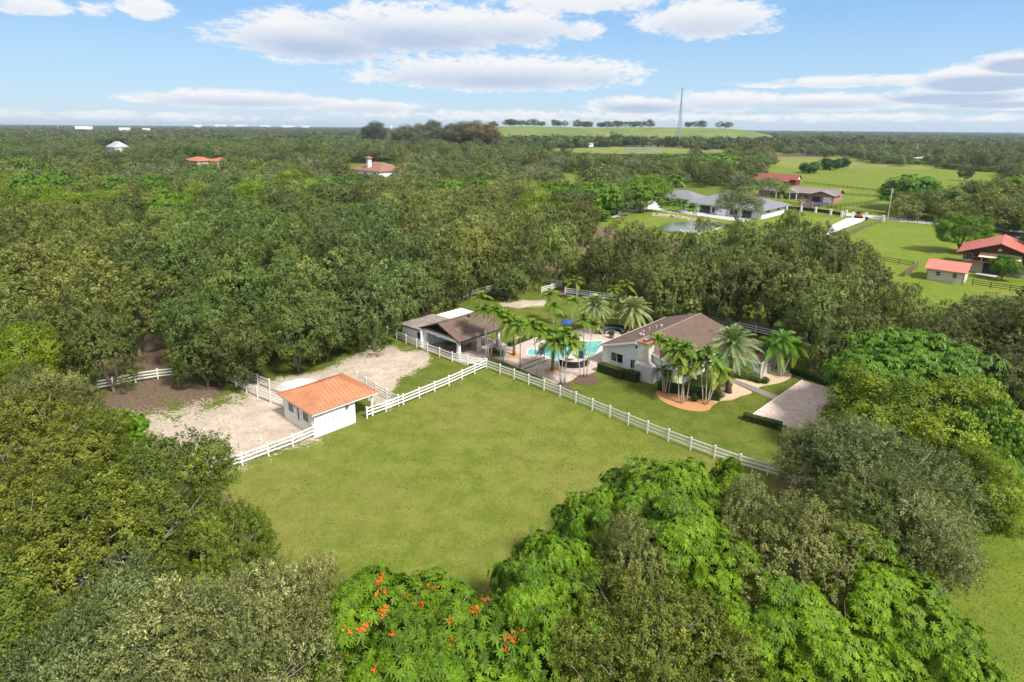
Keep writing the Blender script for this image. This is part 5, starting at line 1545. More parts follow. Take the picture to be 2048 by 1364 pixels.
def trunk_curve(base, top, r0, r1, bulge=0.0, n=8, seed=0):
    P_, Rr = [], []
    for i in range(n + 1):
        f = i / n; e = f ** .8
        p = Vector((base[0] + (top[0] - base[0]) * f + .0, base[1] + (top[1] - base[1]) * f, base[2] + (top[2] - base[2]) * e))
        P_.append(p); rr = r0 + (r1 - r0) * min(1, f * 1.6)
        if f < .12: rr += bulge * (1 - f / .12)
        Rr.append(rr)
    return P_, Rr


def palm_thing(label, name, stems, fronds, rt=.055, bark=None, cat='palm tree', group=None, fs=1.0, shaft=True, tint=(1, 1, 1), bulge=.03, fs_by=None):
    """stems: list of (base px, base py, crown px, crown py); each gets its own trunk and fronds"""
    b0 = at(stems[0][0], stems[0][1]); root = thing(name, label, cat, (b0.x, b0.y, 0), 0, group)
    for k, (bx, by, cx, cy) in enumerate(stems):
        b_ = at(bx, by); lo, hi = .5, 16.0
        for _ in range(40):                        # crown height so that it stands above its base
            m_ = (lo + hi) / 2; c_ = at(cx, cy, m_)
            if c_.y > b_.y: lo = m_
            else: hi = m_
        c_ = at(cx, cy, lo)
        top = c_ - b0; bb = b_ - b0; bb.z = 0
        P_, Rr = trunk_curve(Vector((bb.x, bb.y, -.1)), Vector((top.x, top.y, top.z)), rt * 1.25, rt * .8, bulge)
        tr_ = MB().tube(P_, Rr, 9).build('trunk', bark or M_PALMB, root, True)
        if shaft:
            d = (P_[-1] - P_[-2]).normalized()
            MB().tube([P_[-1] - d * .75, P_[-1] - d * .4, P_[-1] + d * .02], [rt * .95, rt * 1.25, rt * .6], 8).build('crownshaft', mat('green_crownshaft', (.10, .17, .03), .5, .15), tr_)
        f = obj('crown', fronds[k % len(fronds)], root, (top.x, top.y, top.z)); f.rotation_euler = (rng.uniform(-.12, .12), rng.uniform(-.12, .12), rng.uniform(0, 6.28))
        s_ = fs * rng.uniform(.9, 1.1) * (fs_by[k] if fs_by else 1); f.scale = (s_, s_, s_); f.color = (*tint, 1)
    return root


PG = 'slender palms round the pool and house'
def thin(label, stems, **k): return palm_thing(label, 'slender_palm', stems, [FR_THIN[(len(TREES) + i) % 4] for i in range(4)][::1], group=PG, **k)
thin('cluster of slender palms at the pavilion corner, tallest of the poolside palms', [(973, 719, 964, 594), (978, 719, 967, 622), (982, 718, 990, 620)])
thin('slender palms leaning right just past the pavilion corner', [(1001, 727, 1006, 632), (1005, 727, 1021, 642)])
thin('slender palm between the two dark deck strips and the spa', [(1040, 737, 1041, 650)])
thin('cluster of slender palms where the long fence meets the deck', [(1075, 756, 1066, 652), (1080, 757, 1080, 660), (1083, 757, 1096, 668)])
thin('group of four slender palms at the deck tip beside the long fence', [(1121, 768, 1114, 682), (1123, 770, 1127, 688), (1126, 770, 1143, 682), (1130, 768, 1132, 668)])
thin('three slender palms in the round mulch bed by the hedge', [(1162, 754, 1150, 690), (1168, 755, 1167, 640), (1173, 755, 1186, 650)])
thin('pair of slender palms on the back lawn behind the spa', [(1098, 646, 1101, 590), (1106, 648, 1108, 614)])
thin('slender palm on the back lawn left of the date palms', [(1143, 640, 1148, 602)])
thin('slender palm rising beside the back gate', [(1153, 600, 1152, 562)], fs=1.1)
thin('slender palms close behind the farther date palm', [(1246, 650, 1240, 598), (1252, 652, 1252, 570), (1258, 650, 1262, 610)])
thin('slender palm leaning over the back fence between the date palms', [(1225, 634, 1228, 580)])
thin('slender palms at the left end of the front mulch bed beside the chimney', [(1326, 785, 1318, 683), (1331, 787, 1345, 690), (1337, 786, 1351, 706), (1329, 786, 1327, 742)], fs_by=[1.15, 1.15, 1.05, .7])
thin('slender palms in the middle of the orange mulch bed', [(1357, 806, 1356, 700), (1362, 807, 1371, 696), (1367, 806, 1366, 730), (1373, 803, 1388, 716)], fs=1.08)
thin('slender palms at the right end of the orange mulch bed', [(1406, 808, 1400, 724), (1411, 810, 1415, 706), (1415, 808, 1432, 726), (1418, 803, 1440, 746)], fs=1.08)
palm_thing('short stout palm with red-brown trunk on the left of the deck', 'stout_palm', [(1028, 711, 1029, 648)], FR_FULL, rt=.17, bark=M_PALMR, shaft=False, fs=1.0, group='stout palms on the deck')
palm_thing('stout palm with red-brown trunk beside the near curved sofa', 'stout_palm', [(1105, 741, 1108, 676)], FR_FULL, rt=.18, bark=M_PALMR, shaft=False, fs=1.15, group='stout palms on the deck', tint=(.9, 1, .8))
palm_thing('silver-green date palm on the back lawn, nearer the pavilion', 'date_palm', [(1192, 668, 1190, 611)], [FR_DATE[0]], rt=.17, bark=M_PALMR, shaft=False, group='date palms', fs=1.12, tint=(1.0, 1.1, .95))
palm_thing('silver-green date palm with yellowing skirt by the round sofa', 'date_palm', [(1268, 664, 1269, 617)], [FR_DATE[1]], rt=.18, bark=M_PALMR, shaft=False, group='date palms', fs=1.2, tint=(1.05, 1.08, .9))
palm_thing('largest date palm, its dark trunk in the gravel bed of the main house', 'date_palm', [(1456, 785, 1467, 686)], [FR_DATE[0]], rt=.21, bark=M_PALMD, shaft=False, group='date palms', fs=1.32, tint=(.80, .90, .72), bulge=.22)
palm_thing('clump of pale-trunked palms beside the stone garage gable', 'pale_trunk_palm', [(1559, 752, 1549, 690), (1561, 753, 1566, 676), (1564, 752, 1592, 690)], FR_ROYAL, rt=.12, bark=M_PALMB, fs=1.15, tint=(.72, .92, .75), shaft=False)

# ------------------------------------------------------------------ neighbouring houses
def hip(mb, x0, x1, y0, y1, z0, z1, t=.12, ridge=None):
    """hip roof; ridge along the longer side"""
    w_, d_ = x1 - x0, y1 - y0
    if w_ >= d_: h = d_ / 2; A, B_ = (x0 + h, y0 + h, z1), (x1 - h, y0 + h, z1)
    else: h = w_ / 2; A, B_ = (x0 + h, y0 + h, z1), (x0 + h, y1 - h, z1)
    c = [(x0, y0, z0), (x1, y0, z0), (x1, y1, z0), (x0, y1, z0)]; lo = [(a, b, z0 - t) for a, b, _ in c]
    if w_ >= d_: fs = [(0, 1, 5, 4), (1, 2, 5), (2, 3, 4, 5), (3, 0, 4)]
    else: fs = [(0, 1, 4), (1, 2, 5, 4), (2, 3, 5), (3, 0, 4, 5)]
    mb.add(c + [A, B_] + lo, fs + [(9, 8, 7, 6), (0, 6, 7, 1), (1, 7, 8, 2), (2, 8, 9, 3), (3, 9, 6, 0)])


def gable(mb, x0, x1, y0, y1, z0, z1, axis='x', t=.12):
    if axis == 'x':
        ym = (y0 + y1) / 2
        mb.slab([(x0, y0, z0), (x1, y0, z0), (x1, ym, z1), (x0, ym, z1)], t); mb.slab([(x0, ym, z1), (x1, ym, z1), (x1, y1, z0), (x0, y1, z0)], t)
    else:
        xm = (x0 + x1) / 2
        mb.slab([(x0, y0, z0), (xm, y0, z1), (xm, y1, z1), (x0, y1, z0)], t); mb.slab([(xm, y0, z1), (x1, y0, z0), (x1, y1, z0), (xm, y1, z1)], t)


def gable_end(mb, a0, a1, z0, z1, d0, d1, axis='x'):
    """triangle wall: axis 'x' = triangle spans y, standing at x d0..d1; 'y' = spans x at y d0..d1"""
    m_ = (a0 + a1) / 2
    P3 = [(a0, z0), (a1, z0), (m_, z1)]
    if axis == 'x': vs = [(d0, a, z) for a, z in P3] + [(d1, a, z) for a, z in P3]
    else: vs = [(a, d0, z) for a, z in P3] + [(a, d1, z) for a, z in P3]
    mb.add(vs, [(0, 2, 1), (3, 4, 5), (0, 1, 4, 3), (1, 2, 5, 4), (2, 0, 3, 5)])


# white villa with grey roof
vl = local(1485, 443, 'long white villa with a slate grey hip roof and a rear terrace', 'villa', 'house')
mb = MB(); mb.box(-27, -14.6, 11, 28, 0, 3.05); mb.box(-14.6, 2.4, 9.6, 30, 0, 3.05); mb.box(-44, -29, 21, 31, 0, 3.05); mb.box(-29, -27, 22, 27, 0, 3.0)
mb.box(-13.2, -9.8, 8.4, 9.6, 0, 3.0)
mb.build('wall', M_STUCCO, vl)
mb = MB(); hip(mb, -28.4, 3.8, 9.9, 33, 3.2, 6.9); r0 = mb.build('roof', M_GREYROOF, vl)
mb = MB(); hip(mb, -15.2, 3.9, 7.6, 21, 3.23, 5.6); mb.build('front_roof', M_GREYROOF, vl)
mb = MB(); hip(mb, -46, -27.5, 19.5, 32.5, 3.2, 6.0); mb.build('rear_roof', M_GREYROOF, vl)
for (cx, cz, w_, h_, pl_) in ((-24.5, 1.3, 2.2, 2.4, 11), (-19.0, 1.35, 4.0, 2.5, 11), (-15.8, 1.4, .9, 1.8, 11), (-7.5, 1.45, 2.6, 1.7, 9.6), (-2.8, 1.3, 3.2, 2.4, 9.6)):
    window(vl, cx, cz, w_, h_, '-y', pl_, fr=M_DARK, panes=3 if w_ > 2.5 else 1)
window(vl, 15, 2.2, 3.2, .7, '+x', 2.4, fr=M_WHITE, panes=1); window(vl, 24, 2.2, 2.0, .7, '+x', 2.4, fr=M_WHITE, panes=1)
window(vl, -40, 1.5, 2.0, 1.5, '-y', 21, fr=M_DARK)
MB().box(-12.3, -11.5, 8.35, 8.4, 1.3, 1.7).build('wall_lamp', M_DARK, vl)
sheet('terrace', ccw([at(*p) for p in [(1357, 426), (1485, 444), (1504, 438), (1536, 430), (1440, 415), (1385, 412), (1362, 418)]]), mat('grey_terrace', (.40, .385, .40), .85, .08, 1), .03, px=False)
sheet('walkway', ccw([at(*p) for p in [(1180, 422), (1260, 420), (1300, 413), (1357, 424), (1357, 428), (1300, 418), (1262, 425), (1240, 433), (1215, 437), (1235, 429)]]), M_CONC, .035, px=False)
# the second white house left of the villa, mostly behind trees
h2 = local(1275, 418, 'white two-window house half hidden behind the bright round tree', 'white_house', 'house')
mb = MB(); mb.box(-16, 3, 0, 11, 0, 3.6); mb.build('wall', M_STUCCO, h2)
mb = MB(); gable(mb, -17, 4, -.8, 11.8, 3.62, 5.2, 'x'); mb.build('roof', mat('white_roof', (.55, .54, .53), .8, .08), h2)
window(h2, -1.5, 1.7, 1.7, 1.3, '-y', 0, fr=M_DARK, panes=3); window(h2, -9, 1.7, 1.4, 1.2, '-y', 0, fr=M_DARK)
h3 = local(1185, 398, 'white building edge showing between dark trees left of the villa', 'outbuilding', 'building')
mb = MB(); mb.box(-2, 9, 0, 8, 0, 6.2); mb.build('wall', M_STUCCO, h3); mb = MB(); hip(mb, -2.6, 9.6, -.6, 8.6, 6.25, 7.2); mb.build('roof', mat('white_roof', (.55, .54, .53), .8, .08), h3)
window(h3, 1.2, 4.2, 1.0, 1.2, '-y', 0, fr=M_DARK)
# pond with stacked stone ledges
sheet('pond', ccw(smooth_loop([at(*p) for p in [(1335, 446), (1380, 444), (1420, 449), (1430, 455), (1405, 462), (1365, 466), (1330, 462), (1318, 454)]], 4)), mat('pond_water', (.10, .12, .07), .12, .2, .3, spec=.5), .03, px=False)
r = np.random.default_rng(8)


def stone_wall(pts, label, tiers=3, size=.9):
    P_ = [at(*p) for p in pts]; root = thing('stone_ledge', label, 'stone wall', (P_[0].x, P_[0].y, 0)); mb = MB()
    for i in range(len(P_) - 1):
        a, b_ = P_[i] - P_[0], P_[i + 1] - P_[0]; L = (b_ - a).length; n = int(L / size); d = (b_ - a).normalized(); nn_ = Vector((-d.y, d.x, 0)); ang = math.atan2(d.y, d.x)
        for tr_ in range(tiers):
            for k in range(n):
                if r.uniform() < .12: continue
                c = a + d * (k + r.uniform(.2, .8)) * size + nn_ * (tr_ * .55 + r.uniform(-.15, .15))
                M_ = Matrix.Translation((c.x, c.y, .12 + tr_ * .26)) @ Matrix.Rotation(ang + r.uniform(-.3, .3), 4, 'Z')
                s1, s2, s3 = size * r.uniform(.35, .62), .32 * r.uniform(.7, 1.3), .13 * r.uniform(.7, 1.3)
                mb.box(-s1, s1, -s2, s2, -s3, s3, 0, M_)
    mb.build('stones', M_STRAW, root); return root


stone_wall([(1303, 431), (1340, 434), (1380, 441), (1420, 446), (1448, 453)], 'far stacked pale stone ledge along the villa pond')
stone_wall([(1448, 453), (1425, 461), (1400, 467), (1385, 474)], 'near right stone edge of the villa pond running toward the oaks', 1)
stone_wall([(1355, 462), (1375, 466), (1395, 466)], 'low stone heap at the near side of the villa pond', 2)

# brick ranch house
rn = local(1645, 405, 'red brick ranch house with a taupe roof, white porch gable and garage', 'ranch_house', 'house', AL + math.radians(2))
mb = MB(); mb.box(-29, 4, 5.2, 14.5, 0, 2.9); mb.box(-5.6, 4, 0, 5.2, 0, 2.8); gable_end(mb, -5.6, 4, 2.8, 4.3, .0, .2, 'y'); gable_end(mb, 5.2, 14.5, 2.9, 4.6, 3.8, 4.0, 'x'); mb.build('wall', M_BRICKR, rn)
mb = MB(); gable(mb, -30, 4.7, 4.4, 15.3, 2.95, 5.1, 'x'); mb.build('roof', M_RANCHROOF, rn)
mb = MB(); gable(mb, -6.3, 4.7, -.8, 9.6, 2.9, 4.7, 'y'); mb.build('garage_roof', M_RANCHROOF, rn)
mb = MB(); gable(mb, -20.5, -11, 1.8, 9.8, 3.0, 4.75, 'y'); mb.build('porch_roof', M_RANCHROOF, rn)
mb = MB(); gable_end(mb, -20.3, -11.2, 2.88, 4.5, 1.95, 2.1, 'y'); mb.build('porch_gable', M_WHITE, rn)
for x_ in (-20, -17.2, -14.2, -11.4): MB().box(x_ - .16, x_ + .16, 2.0, 2.3, 0, 2.85).build('porch_column', M_WHITE, rn)
gd = MB().box(.1, 3.3, -.05, 0, 0, 2.3).build('garage_door', M_WHITE, rn); MB().box(-4.4, -1.0, -.04, 0, 0, 2.3).build('garage_opening_shade', M_DARK, rn)  # second box: dark panel on the solid wall, stands for shade in the open garage
window(rn, -8.6, 1.5, 1.8, 1.4, '-y', 5.2, panes=3); window(rn, -23, 1.5, 2.0, 1.4, '-y', 5.2, panes=3)
dq = MB().box(-16.6, -15.4, 5.13, 5.2, .05, 2.2).build('front_door', M_DARK, rn)
window(rn, 8.0, 1.6, 1.0, 1.4, '+x', 4.0); window(rn, 11.6, 1.6, 1.0, 1.4, '+x', 4.0)
sheet('driveway', ccw([at(*p) for p in [(1612, 403), (1632, 401), (1668, 406), (1655, 410), (1632, 414), (1608, 421), (1590, 424), (1600, 413)]]), M_ASPH, .03, px=False)
# red barn behind it
bn = local(1592, 371, 'dark red barn with a white gable behind the brick ranch house', 'red_barn', 'barn', AL + math.radians(6))
mb = MB(); mb.box(-26, 0, 0, 9, 0, 3); mb.build('wall', M_REDWOOD, bn); mb = MB(); gable_end(mb, 0, 9, 3, 5.3, -.15, .05, 'x'); mb.build('gable_wall', M_WHITE, bn)
mb = MB(); gable(mb, -26.8, .7, -1, 10, 3.02, 5.6, 'x'); mb.build('roof', mat('rusty_red_roof', (.20, .06, .045), .8, .2, .6), bn)
mb = MB(); mb.slab([(-26, -5, 2.2), (-3, -5, 2.2), (-3, -.9, 3.0), (-26, -.9, 3.0)], .1); mb.build('lean_to_roof', mat('rusty_red_roof', (.2, .06, .045), .8), bn)
for x_ in (-25.5, -18, -11, -3.4): MB().box(x_ - .12, x_ + .12, -4.8, -4.56, 0, 2.15).build('post', M_REDWOOD, bn)
MB().box(0.0, .06, 3.3, 5.7, 0, 2.4).build('door', M_DARK, bn)

# house with the red metal roof
rd = local(1959, 545, 'two-storey house with a red metal roof, balcony and cream awning', 'red_roofed_house', 'house', AL + math.radians(3))
mb = MB(); mb.box(-3.0, 9, 0, 13, 0, 2.6); mb.build('ground_floor_wall', M_BEIGE, rd)
mb = MB(); mb.box(-3.4, 9, .5, 13, 2.6, 4.3); gable_end(mb, -3.4, 9, 4.3, 6.55, .5, .7, 'y'); mb.build('upper_wall', mat('brown_timber', (.13, .06, .035), .8, .2, 3), rd)
mb = MB(); gable(mb, -4.6, 10.2, -1.6, 14, 4.2, 6.95, 'y', .14); ro = mb.build('roof', M_REDROOF, rd); MB().bar((2.8, -1.6, 6.97), (2.8, 14, 6.97), .35, .06).build('ridge_cap', M_REDROOF, ro)
mb = MB(); mb.box(-3.4, 9, -1.5, .5, 2.5, 2.68); bl = mb.build('balcony', mat('worn_deck', (.32, .22, .17), .85, .2, 2), rd)
mb = MB()
for k in range(26): mb.box(-3.3 + k * .48, -3.24 + k * .48, -1.46, -1.4, 2.69, 3.5)
mb.box(-3.4, 9, -1.48, -1.38, 3.5, 3.58); mb.build('railing', mat('brown_rail', (.16, .075, .05), .7, .2), bl)
mb = MB(); mb.slab([(-.6, -1.9, 3.75), (6.6, -1.9, 3.75), (6.6, .45, 4.45), (-.6, .45, 4.45)], .05); mb.build('awning', M_CREAM, rd)
for x_ in (.0, 6.1): MB().box(x_ - .08, x_ + .08, -1.4, -1.25, 2.7, 3.72).build('awning_post', M_WHITE, rd)
for cx in (1.0, 2.6, 4.2, 5.6): window(rd, cx, 3.3, .9, 1.0, '-y', .5, panes=1)
window(rd, -2.4, 3.3, 1.1, 1.1, '-y', .5, panes=2); window(rd, 7.4, 3.3, 1.2, 1.0, '-y', .5, panes=2)
MB().box(.4, 3.6, -.06, 0, .05, 2.3).build('garage_opening_shade', M_DARK, rd); MB().box(2.45, 3.05, .42, .5, 5.0, 5.5).build('gable_vent', M_WHITE, rd)  # first box is a dark panel painted for the shade inside the opening
for x_ in (-3.2, .1, 3.9, 7.6): MB().box(x_ - .12, x_ + .12, -1.4, -1.16, 0, 2.5).build('post', mat('timber_post', (.30, .22, .16), .8, .2), rd)
sheet('driveway', ccw([at(*p) for p in [(1950, 548), (1990, 556), (2000, 548), (1962, 540)]]), M_CONC, .03, px=False)
sd = local(1852, 559, 'small beige shed with a pinkish red metal roof and two windows', 'shed', 'shed', AL + math.radians(1))
mb = MB(); mb.box(0, 6.2, 0, 6.4, 0, 2.45); gable_end(mb, 0, 6.4, 2.45, 3.7, 6.0, 6.2, 'x'); mb.build('wall', M_PINK if False else mat('tan_block', (.56, .47, .41), .85, .06, 1), sd)
mb = MB(); gable(mb, -.5, 6.8, -.6, 7.0, 2.5, 3.95, 'x', .1); mb.build('roof', stripes_mat('pink_red_roof', (.48, .155, .115), 0, .5, .08, .9, .5), sd)
for cx in (1.9, 4.7): window(sd, cx, 1.6, .75, .85, '-y', 0, panes=2, horizontal=True)
for xy in ((-.06, -.06), (6.16, -.06)): MB().box(xy[0], xy[0] + .14, xy[1], xy[1] + .14, 0, 2.42).build('corner_post', M_WOOD, sd)

# roads
sheet('road', ccw([at(*p) for p in [(1688, 425), (1780, 434.5), (1890, 446), (2110, 465), (2110, 471), (1890, 451.5), (1772, 440), (1688, 431)]]), M_ROAD, .03, px=False)
sheet('driveway', ccw([at(*p) for p in [(1640, 462), (1692, 437), (1708, 434), (1735, 437), (1722, 444), (1690, 456), (1650, 472)]]), mat('bright_concrete', (.58, .54, .48), .9, .08, .6), .035, px=False)
sheet('asphalt_lane', ccw([at(*p) for p in [(2000, 463), (2120, 470), (2120, 515), (2056, 498), (2020, 478)]]), M_ASPH, .034, px=False)

# fences, pillars, poles of the neighbours
BF = 'dark rail fences of the neighbours'
bf = dict(rails=(.4, .8, 1.2), post=.11, ph=1.3, rw=.04, rh=.12, cap=False, step=3.0, group=BF)
fence('black_fence', [(1606, 367), (1700, 377.5), (1780, 386)], 'black rail fence at the far edge of the meadow behind the ranch house', M_BLACKF, **bf)
fence('black_fence', [(1690, 391), (1763, 396)], 'black rail fence along the far side of the small green paddock', M_BLACKF, **bf)
fence('black_fence', [(1763, 396), (1762, 402), (1728, 409), (1692, 413), (1654, 417)], 'black rail fence along the near side of the small green paddock', M_BLACKF, **bf)
fence('black_fence', [(1654, 416), (1690, 424), (1752, 430), (1772, 433)], 'black rail fence beside the pale road below the paddock', M_BLACKF, **bf)
fence('black_fence', [(1567, 408), (1596, 412)], 'short black rail fence left of the brick gate pillars', M_BLACKF, **bf)
fence('black_fence', [(1622, 414), (1654, 417)], 'short black rail fence right of the brick gate pillars', M_BLACKF, **bf)
fence('black_fence', [(1778, 441), (1832, 446), (1890, 453)], 'thin black fence in front of the tan roadside pillars', M_BLACKF, **bf)
fence('wire_fence', [(1764, 444), (1730, 456), (1695, 472)], 'weathered grey fence running down from the last white pillar', M_WOOD, **bf)
fence('black_fence', [(1738, 521), (1780, 526), (1826, 534)], 'dark rail fence across the bright pasture left of the shed', M_BLACKF, **bf)
fence('black_fence', [(1944, 571), (1990, 579), (2060, 588)], 'dark rail fence below the red-roofed house', M_BLACKF, **bf)
fence('board_fence', [(1808, 554), (1822, 545), (1834, 536)], 'weathered board pen fence between pasture and shed', M_WOOD, rails=(.3, .6, .9, 1.2, 1.45), post=.13, ph=1.6, cap=False, rh=.2, step=2.2)
fence('dark_mesh_fence', [(1556, 417.5), (1573, 419.5), (1602, 422), (1631, 425), (1661, 429), (1683, 433)], 'dark screened fence panels between the white villa pillars', M_BLACKF, rails=(.85,), rh=1.2, rw=.03, post=.08, ph=1.5, cap=False, step=3.2)
def pillar(px, py, h, w_, m_, label, group, name='gate_pillar'):
    p = at(px, py); root = thing(name, label, 'pillar', (p.x, p.y, 0), AL, group)
    MB().box(-w_ / 2, w_ / 2, -w_ / 2, w_ / 2, 0, h - .14).build('shaft', m_, root); e = w_ / 2 + .08
    MB().box(-e, e, -e, e, h - .14, h).build('cap', m_, root)
ordn = ['first', 'second', 'third', 'fourth', 'fifth', 'sixth', 'seventh', 'eighth', 'ninth']
for k, (px, py) in enumerate([(1573, 420.5), (1602, 423), (1631, 426), (1661, 430), (1683, 434), (1691.5, 432), (1705, 436), (1731, 438), (1766, 443)]):
    pillar(px, py, 2.1, .62, M_WHITE, 'white square pillar, %s counted from the villa along its road boundary' % ordn[k], 'white pillars along the villa boundary')
for k, (px, py) in enumerate([(1799, 435), (1833, 438.5), (1870, 442)]): pillar(px, py, 2.0, 1.0, M_BEIGE, 'tan square roadside pillar, %s counted from the utility pole' % ordn[k], 'tan pillars under the dark trees')
pillar(1600, 412, 2.2, .8, M_BRICKR, 'red brick gate pillar left of the ranch driveway', 'brick gate pillars'); pillar(1622, 414.5, 2.2, .8, M_BRICKR, 'red brick gate pillar right of the ranch driveway', 'brick gate pillars')


def pole(px, py, py_top, label, r0=.15, m_=None, arm=True, name='utility_pole', group='utility poles'):
    b_ = at(px, py); h = 3.0
    while proj(b_.x, b_.y, h)[1] > py_top and h < 60: h += .2
    root = thing(name, label, 'pole', (b_.x, b_.y, 0), 0, group)
    MB().tube([(0, 0, -.2), (0, 0, h)], [r0, r0 * .7], 8).build('shaft', m_ or mat('grey_pole', (.38, .35, .31), .8, .1), root)
    if arm:
        MB().bar((-1.1, 0, h - .6), (1.1, 0, h - .6), .12).build('crossarm', M_WOOD, root)
        MB().lathe([(.0, h - 1.9), (.28, h - 1.9), (.28, h - 1.1), (.0, h - 1.0)], 10, 0, .35, 0).build('transformer', M_STEEL, root)
    return root
pole(1775, 440, 376, 'tall wooden utility pole beside the dark tree and the road', .2)
pole(1736.5, 398, 356, 'slim grey lamp pole standing in the small green paddock', .09, M_STEEL, False, 'lamp_pole')
for k, (px, py, pt) in enumerate([(1247, 288, 266), (1293, 287, 264), (1343, 291, 266), (1381, 289, 270), (1199, 285, 272), (1217, 284, 267), (1250, 280, 265), (1281, 290, 272), (1407, 290, 274), (1458, 287, 272), (1547, 298, 276), (1768, 316, 290), (1832, 311, 287), (1723, 290, 278), (1943, 302, 289), (2020, 308, 296), (60, 272, 263), (117, 262, 250), (365, 263, 248), (1491, 286, 273), (1602, 277, 268)]):
    root = pole(px, py, pt, '', .42 + .5 * (py < 275), mat('pale_concrete_pole', (.55, .50, .43), .9, .1), False)
    POLES = globals().setdefault('POLES', []); POLES.append((root, px, py))
POLES.sort(key=lambda q: q[1])
for k, (o, px, py) in enumerate(POLES): o['label'] = 'slim pale pole in the far plain, %s from the left of the photo' % (ordn + ['tenth', 'eleventh', 'twelfth', 'thirteenth', 'fourteenth', 'fifteenth', 'sixteenth', 'seventeenth', 'eighteenth', 'nineteenth', 'twentieth', 'twenty-first'])[k]; o['group'] = 'far pale poles'

# lattice radio tower
b_ = at(1357, 292); h = 20.
while proj(b_.x, b_.y, h)[1] > 175: h += .5
tw = thing('radio_tower', 'tall grey lattice radio tower rising above the horizon', 'tower', (b_.x, b_.y, 0))
wb, wt = 8.5, 1.3; mb = MB(); nb = 18; zs = [h * (1 - (1 - k / nb) ** 1.25) for k in range(nb + 1)]
def cor(z, k): w_ = (wb + (wt - wb) * min(1, z / (h * .85))) / 1.7; a = 2 * math.pi * k / 3 + .4; return Vector((w_ * math.cos(a), w_ * math.sin(a), z))
for k in range(3): MB().tube([cor(z, k) for z in zs], .42, 5).build('leg', M_STEEL, tw)
for i in range(nb):
    for k in range(3): mb.bar(cor(zs[i], k), cor(zs[i + 1], (k + 1) % 3), .27); mb.bar(cor(zs[i], (k + 1) % 3), cor(zs[i + 1], k), .27); mb.bar(cor(zs[i + 1], k), cor(zs[i + 1], (k + 1) % 3), .15)
mb.build('bracing', M_STEEL, tw)
for z_, s_ in ((h * .62, 1.2), (h * .5, 1.0), (h * .93, .8)): MB().lathe([(0, z_ - s_), (s_ * .6, z_ - s_ * .6), (s_ * .6, z_ + s_ * .6), (0, z_ + s_)], 8, 0, .8, -1.2).build('antenna', M_WHITE, tw)

# grassy landfill hill
def hill_z(x, y):
    ex = np.clip(np.minimum((x + 150) / 120, (640 - x) / 190), 0, 1); ey = np.clip(np.minimum((y - 1110) / 230, (1900 - y) / 150), 0, 1)
    s_ = ex * ex * (3 - 2 * ex) * (ey * ey * (3 - 2 * ey))
    return (31 + 1.0 * np.sin(x * .02 + 1)) * s_ - .3
hx, hy = np.meshgrid(np.linspace(-150, 640, 80), np.linspace(1110, 1900, 60)); hzv = hill_z(hx, hy)
mb = MB(); nx, ny = 80, 60
mb.add(list(zip(hx.ravel(), hy.ravel(), hzv.ravel())), [(j * nx + i, j * nx + i + 1, (j + 1) * nx + i + 1, (j + 1) * nx + i) for j in range(ny - 1) for i in range(nx - 1)])
tag(mb.build('grassy_hill', mat('hill_grass', (.10, .155, .035), 1, .2, .02, 0, (.155, .19, .055)), smooth=True), kind='structure')
HG = 'round trees along the hill crest'
hr = np.random.default_rng(12)
xsr = sorted(np.linspace(993, 1292, 17) + hr.uniform(-9, 9, 17))
for k, px in enumerate(xsr + [1370, 1392, 1433]):
    D_ = 1400 if px < 1300 else 1385; x_ = (px - 1026) / F * D_ * 1.0; y_ = D_ + hr.uniform(-25, 25)
    z_ = float(hill_z(np.array(x_), np.array(y_)))
    o = place_tree(P_FAR[k % 4], x_, y_, hr.uniform(1.5, 2.9), 'dark tree on the crest of the grassy hill, %s counted from its left end' % (ordn + ['tenth', 'eleventh', 'twelfth', 'thirteenth', 'fourteenth', 'fifteenth', 'sixteenth', 'seventeenth', 'eighteenth', 'nineteenth', 'twentieth'])[k], 'tree', HG, sz=hr.uniform(1.1, 1.7), tint=(.7, .85, .85), name='hill_tree')
    o.location.z = z_
# lake and pale strips in the far meadow
sheet('lake', ccw([at(*p) for p in [(1248, 297.5), (1300, 297), (1325, 299), (1322, 302), (1252, 301)]]), mat('lake_water', (.25, .29, .36), .15, .1, .01, spec=.6), .06, px=False)
FM = mat('far_meadow_grass', (.12, .155, .02), 1, .15, .03, 0, (.19, .20, .035))
sheet('far_meadow', ccw([at(*p) for p in [(1088, 298), (1240, 293), (1420, 293), (1545, 299), (1420, 307), (1230, 308), (1090, 303)]]), FM, .04, px=False)
sheet('far_meadow', ccw([at(*p) for p in [(1490, 336), (1540, 303), (1700, 311), (1800, 323), (1995, 335), (2060, 339.5)]]), FM, .045, px=False)
sheet('far_road', ccw([at(*p) for p in [(1246, 290), (1330, 290.5), (1400, 292), (1400, 293.5), (1330, 292.5), (1246, 292)]]), mat('pale_far_road', (.45, .40, .32), 1), .07, px=False)
sheet('bare_soil', ccw([at(*p) for p in [(1545, 310), (1600, 307), (1665, 311), (1655, 315), (1560, 314)]]), mat('dark_soil', (.10, .06, .04), 1, .3, .3), .05, px=False)


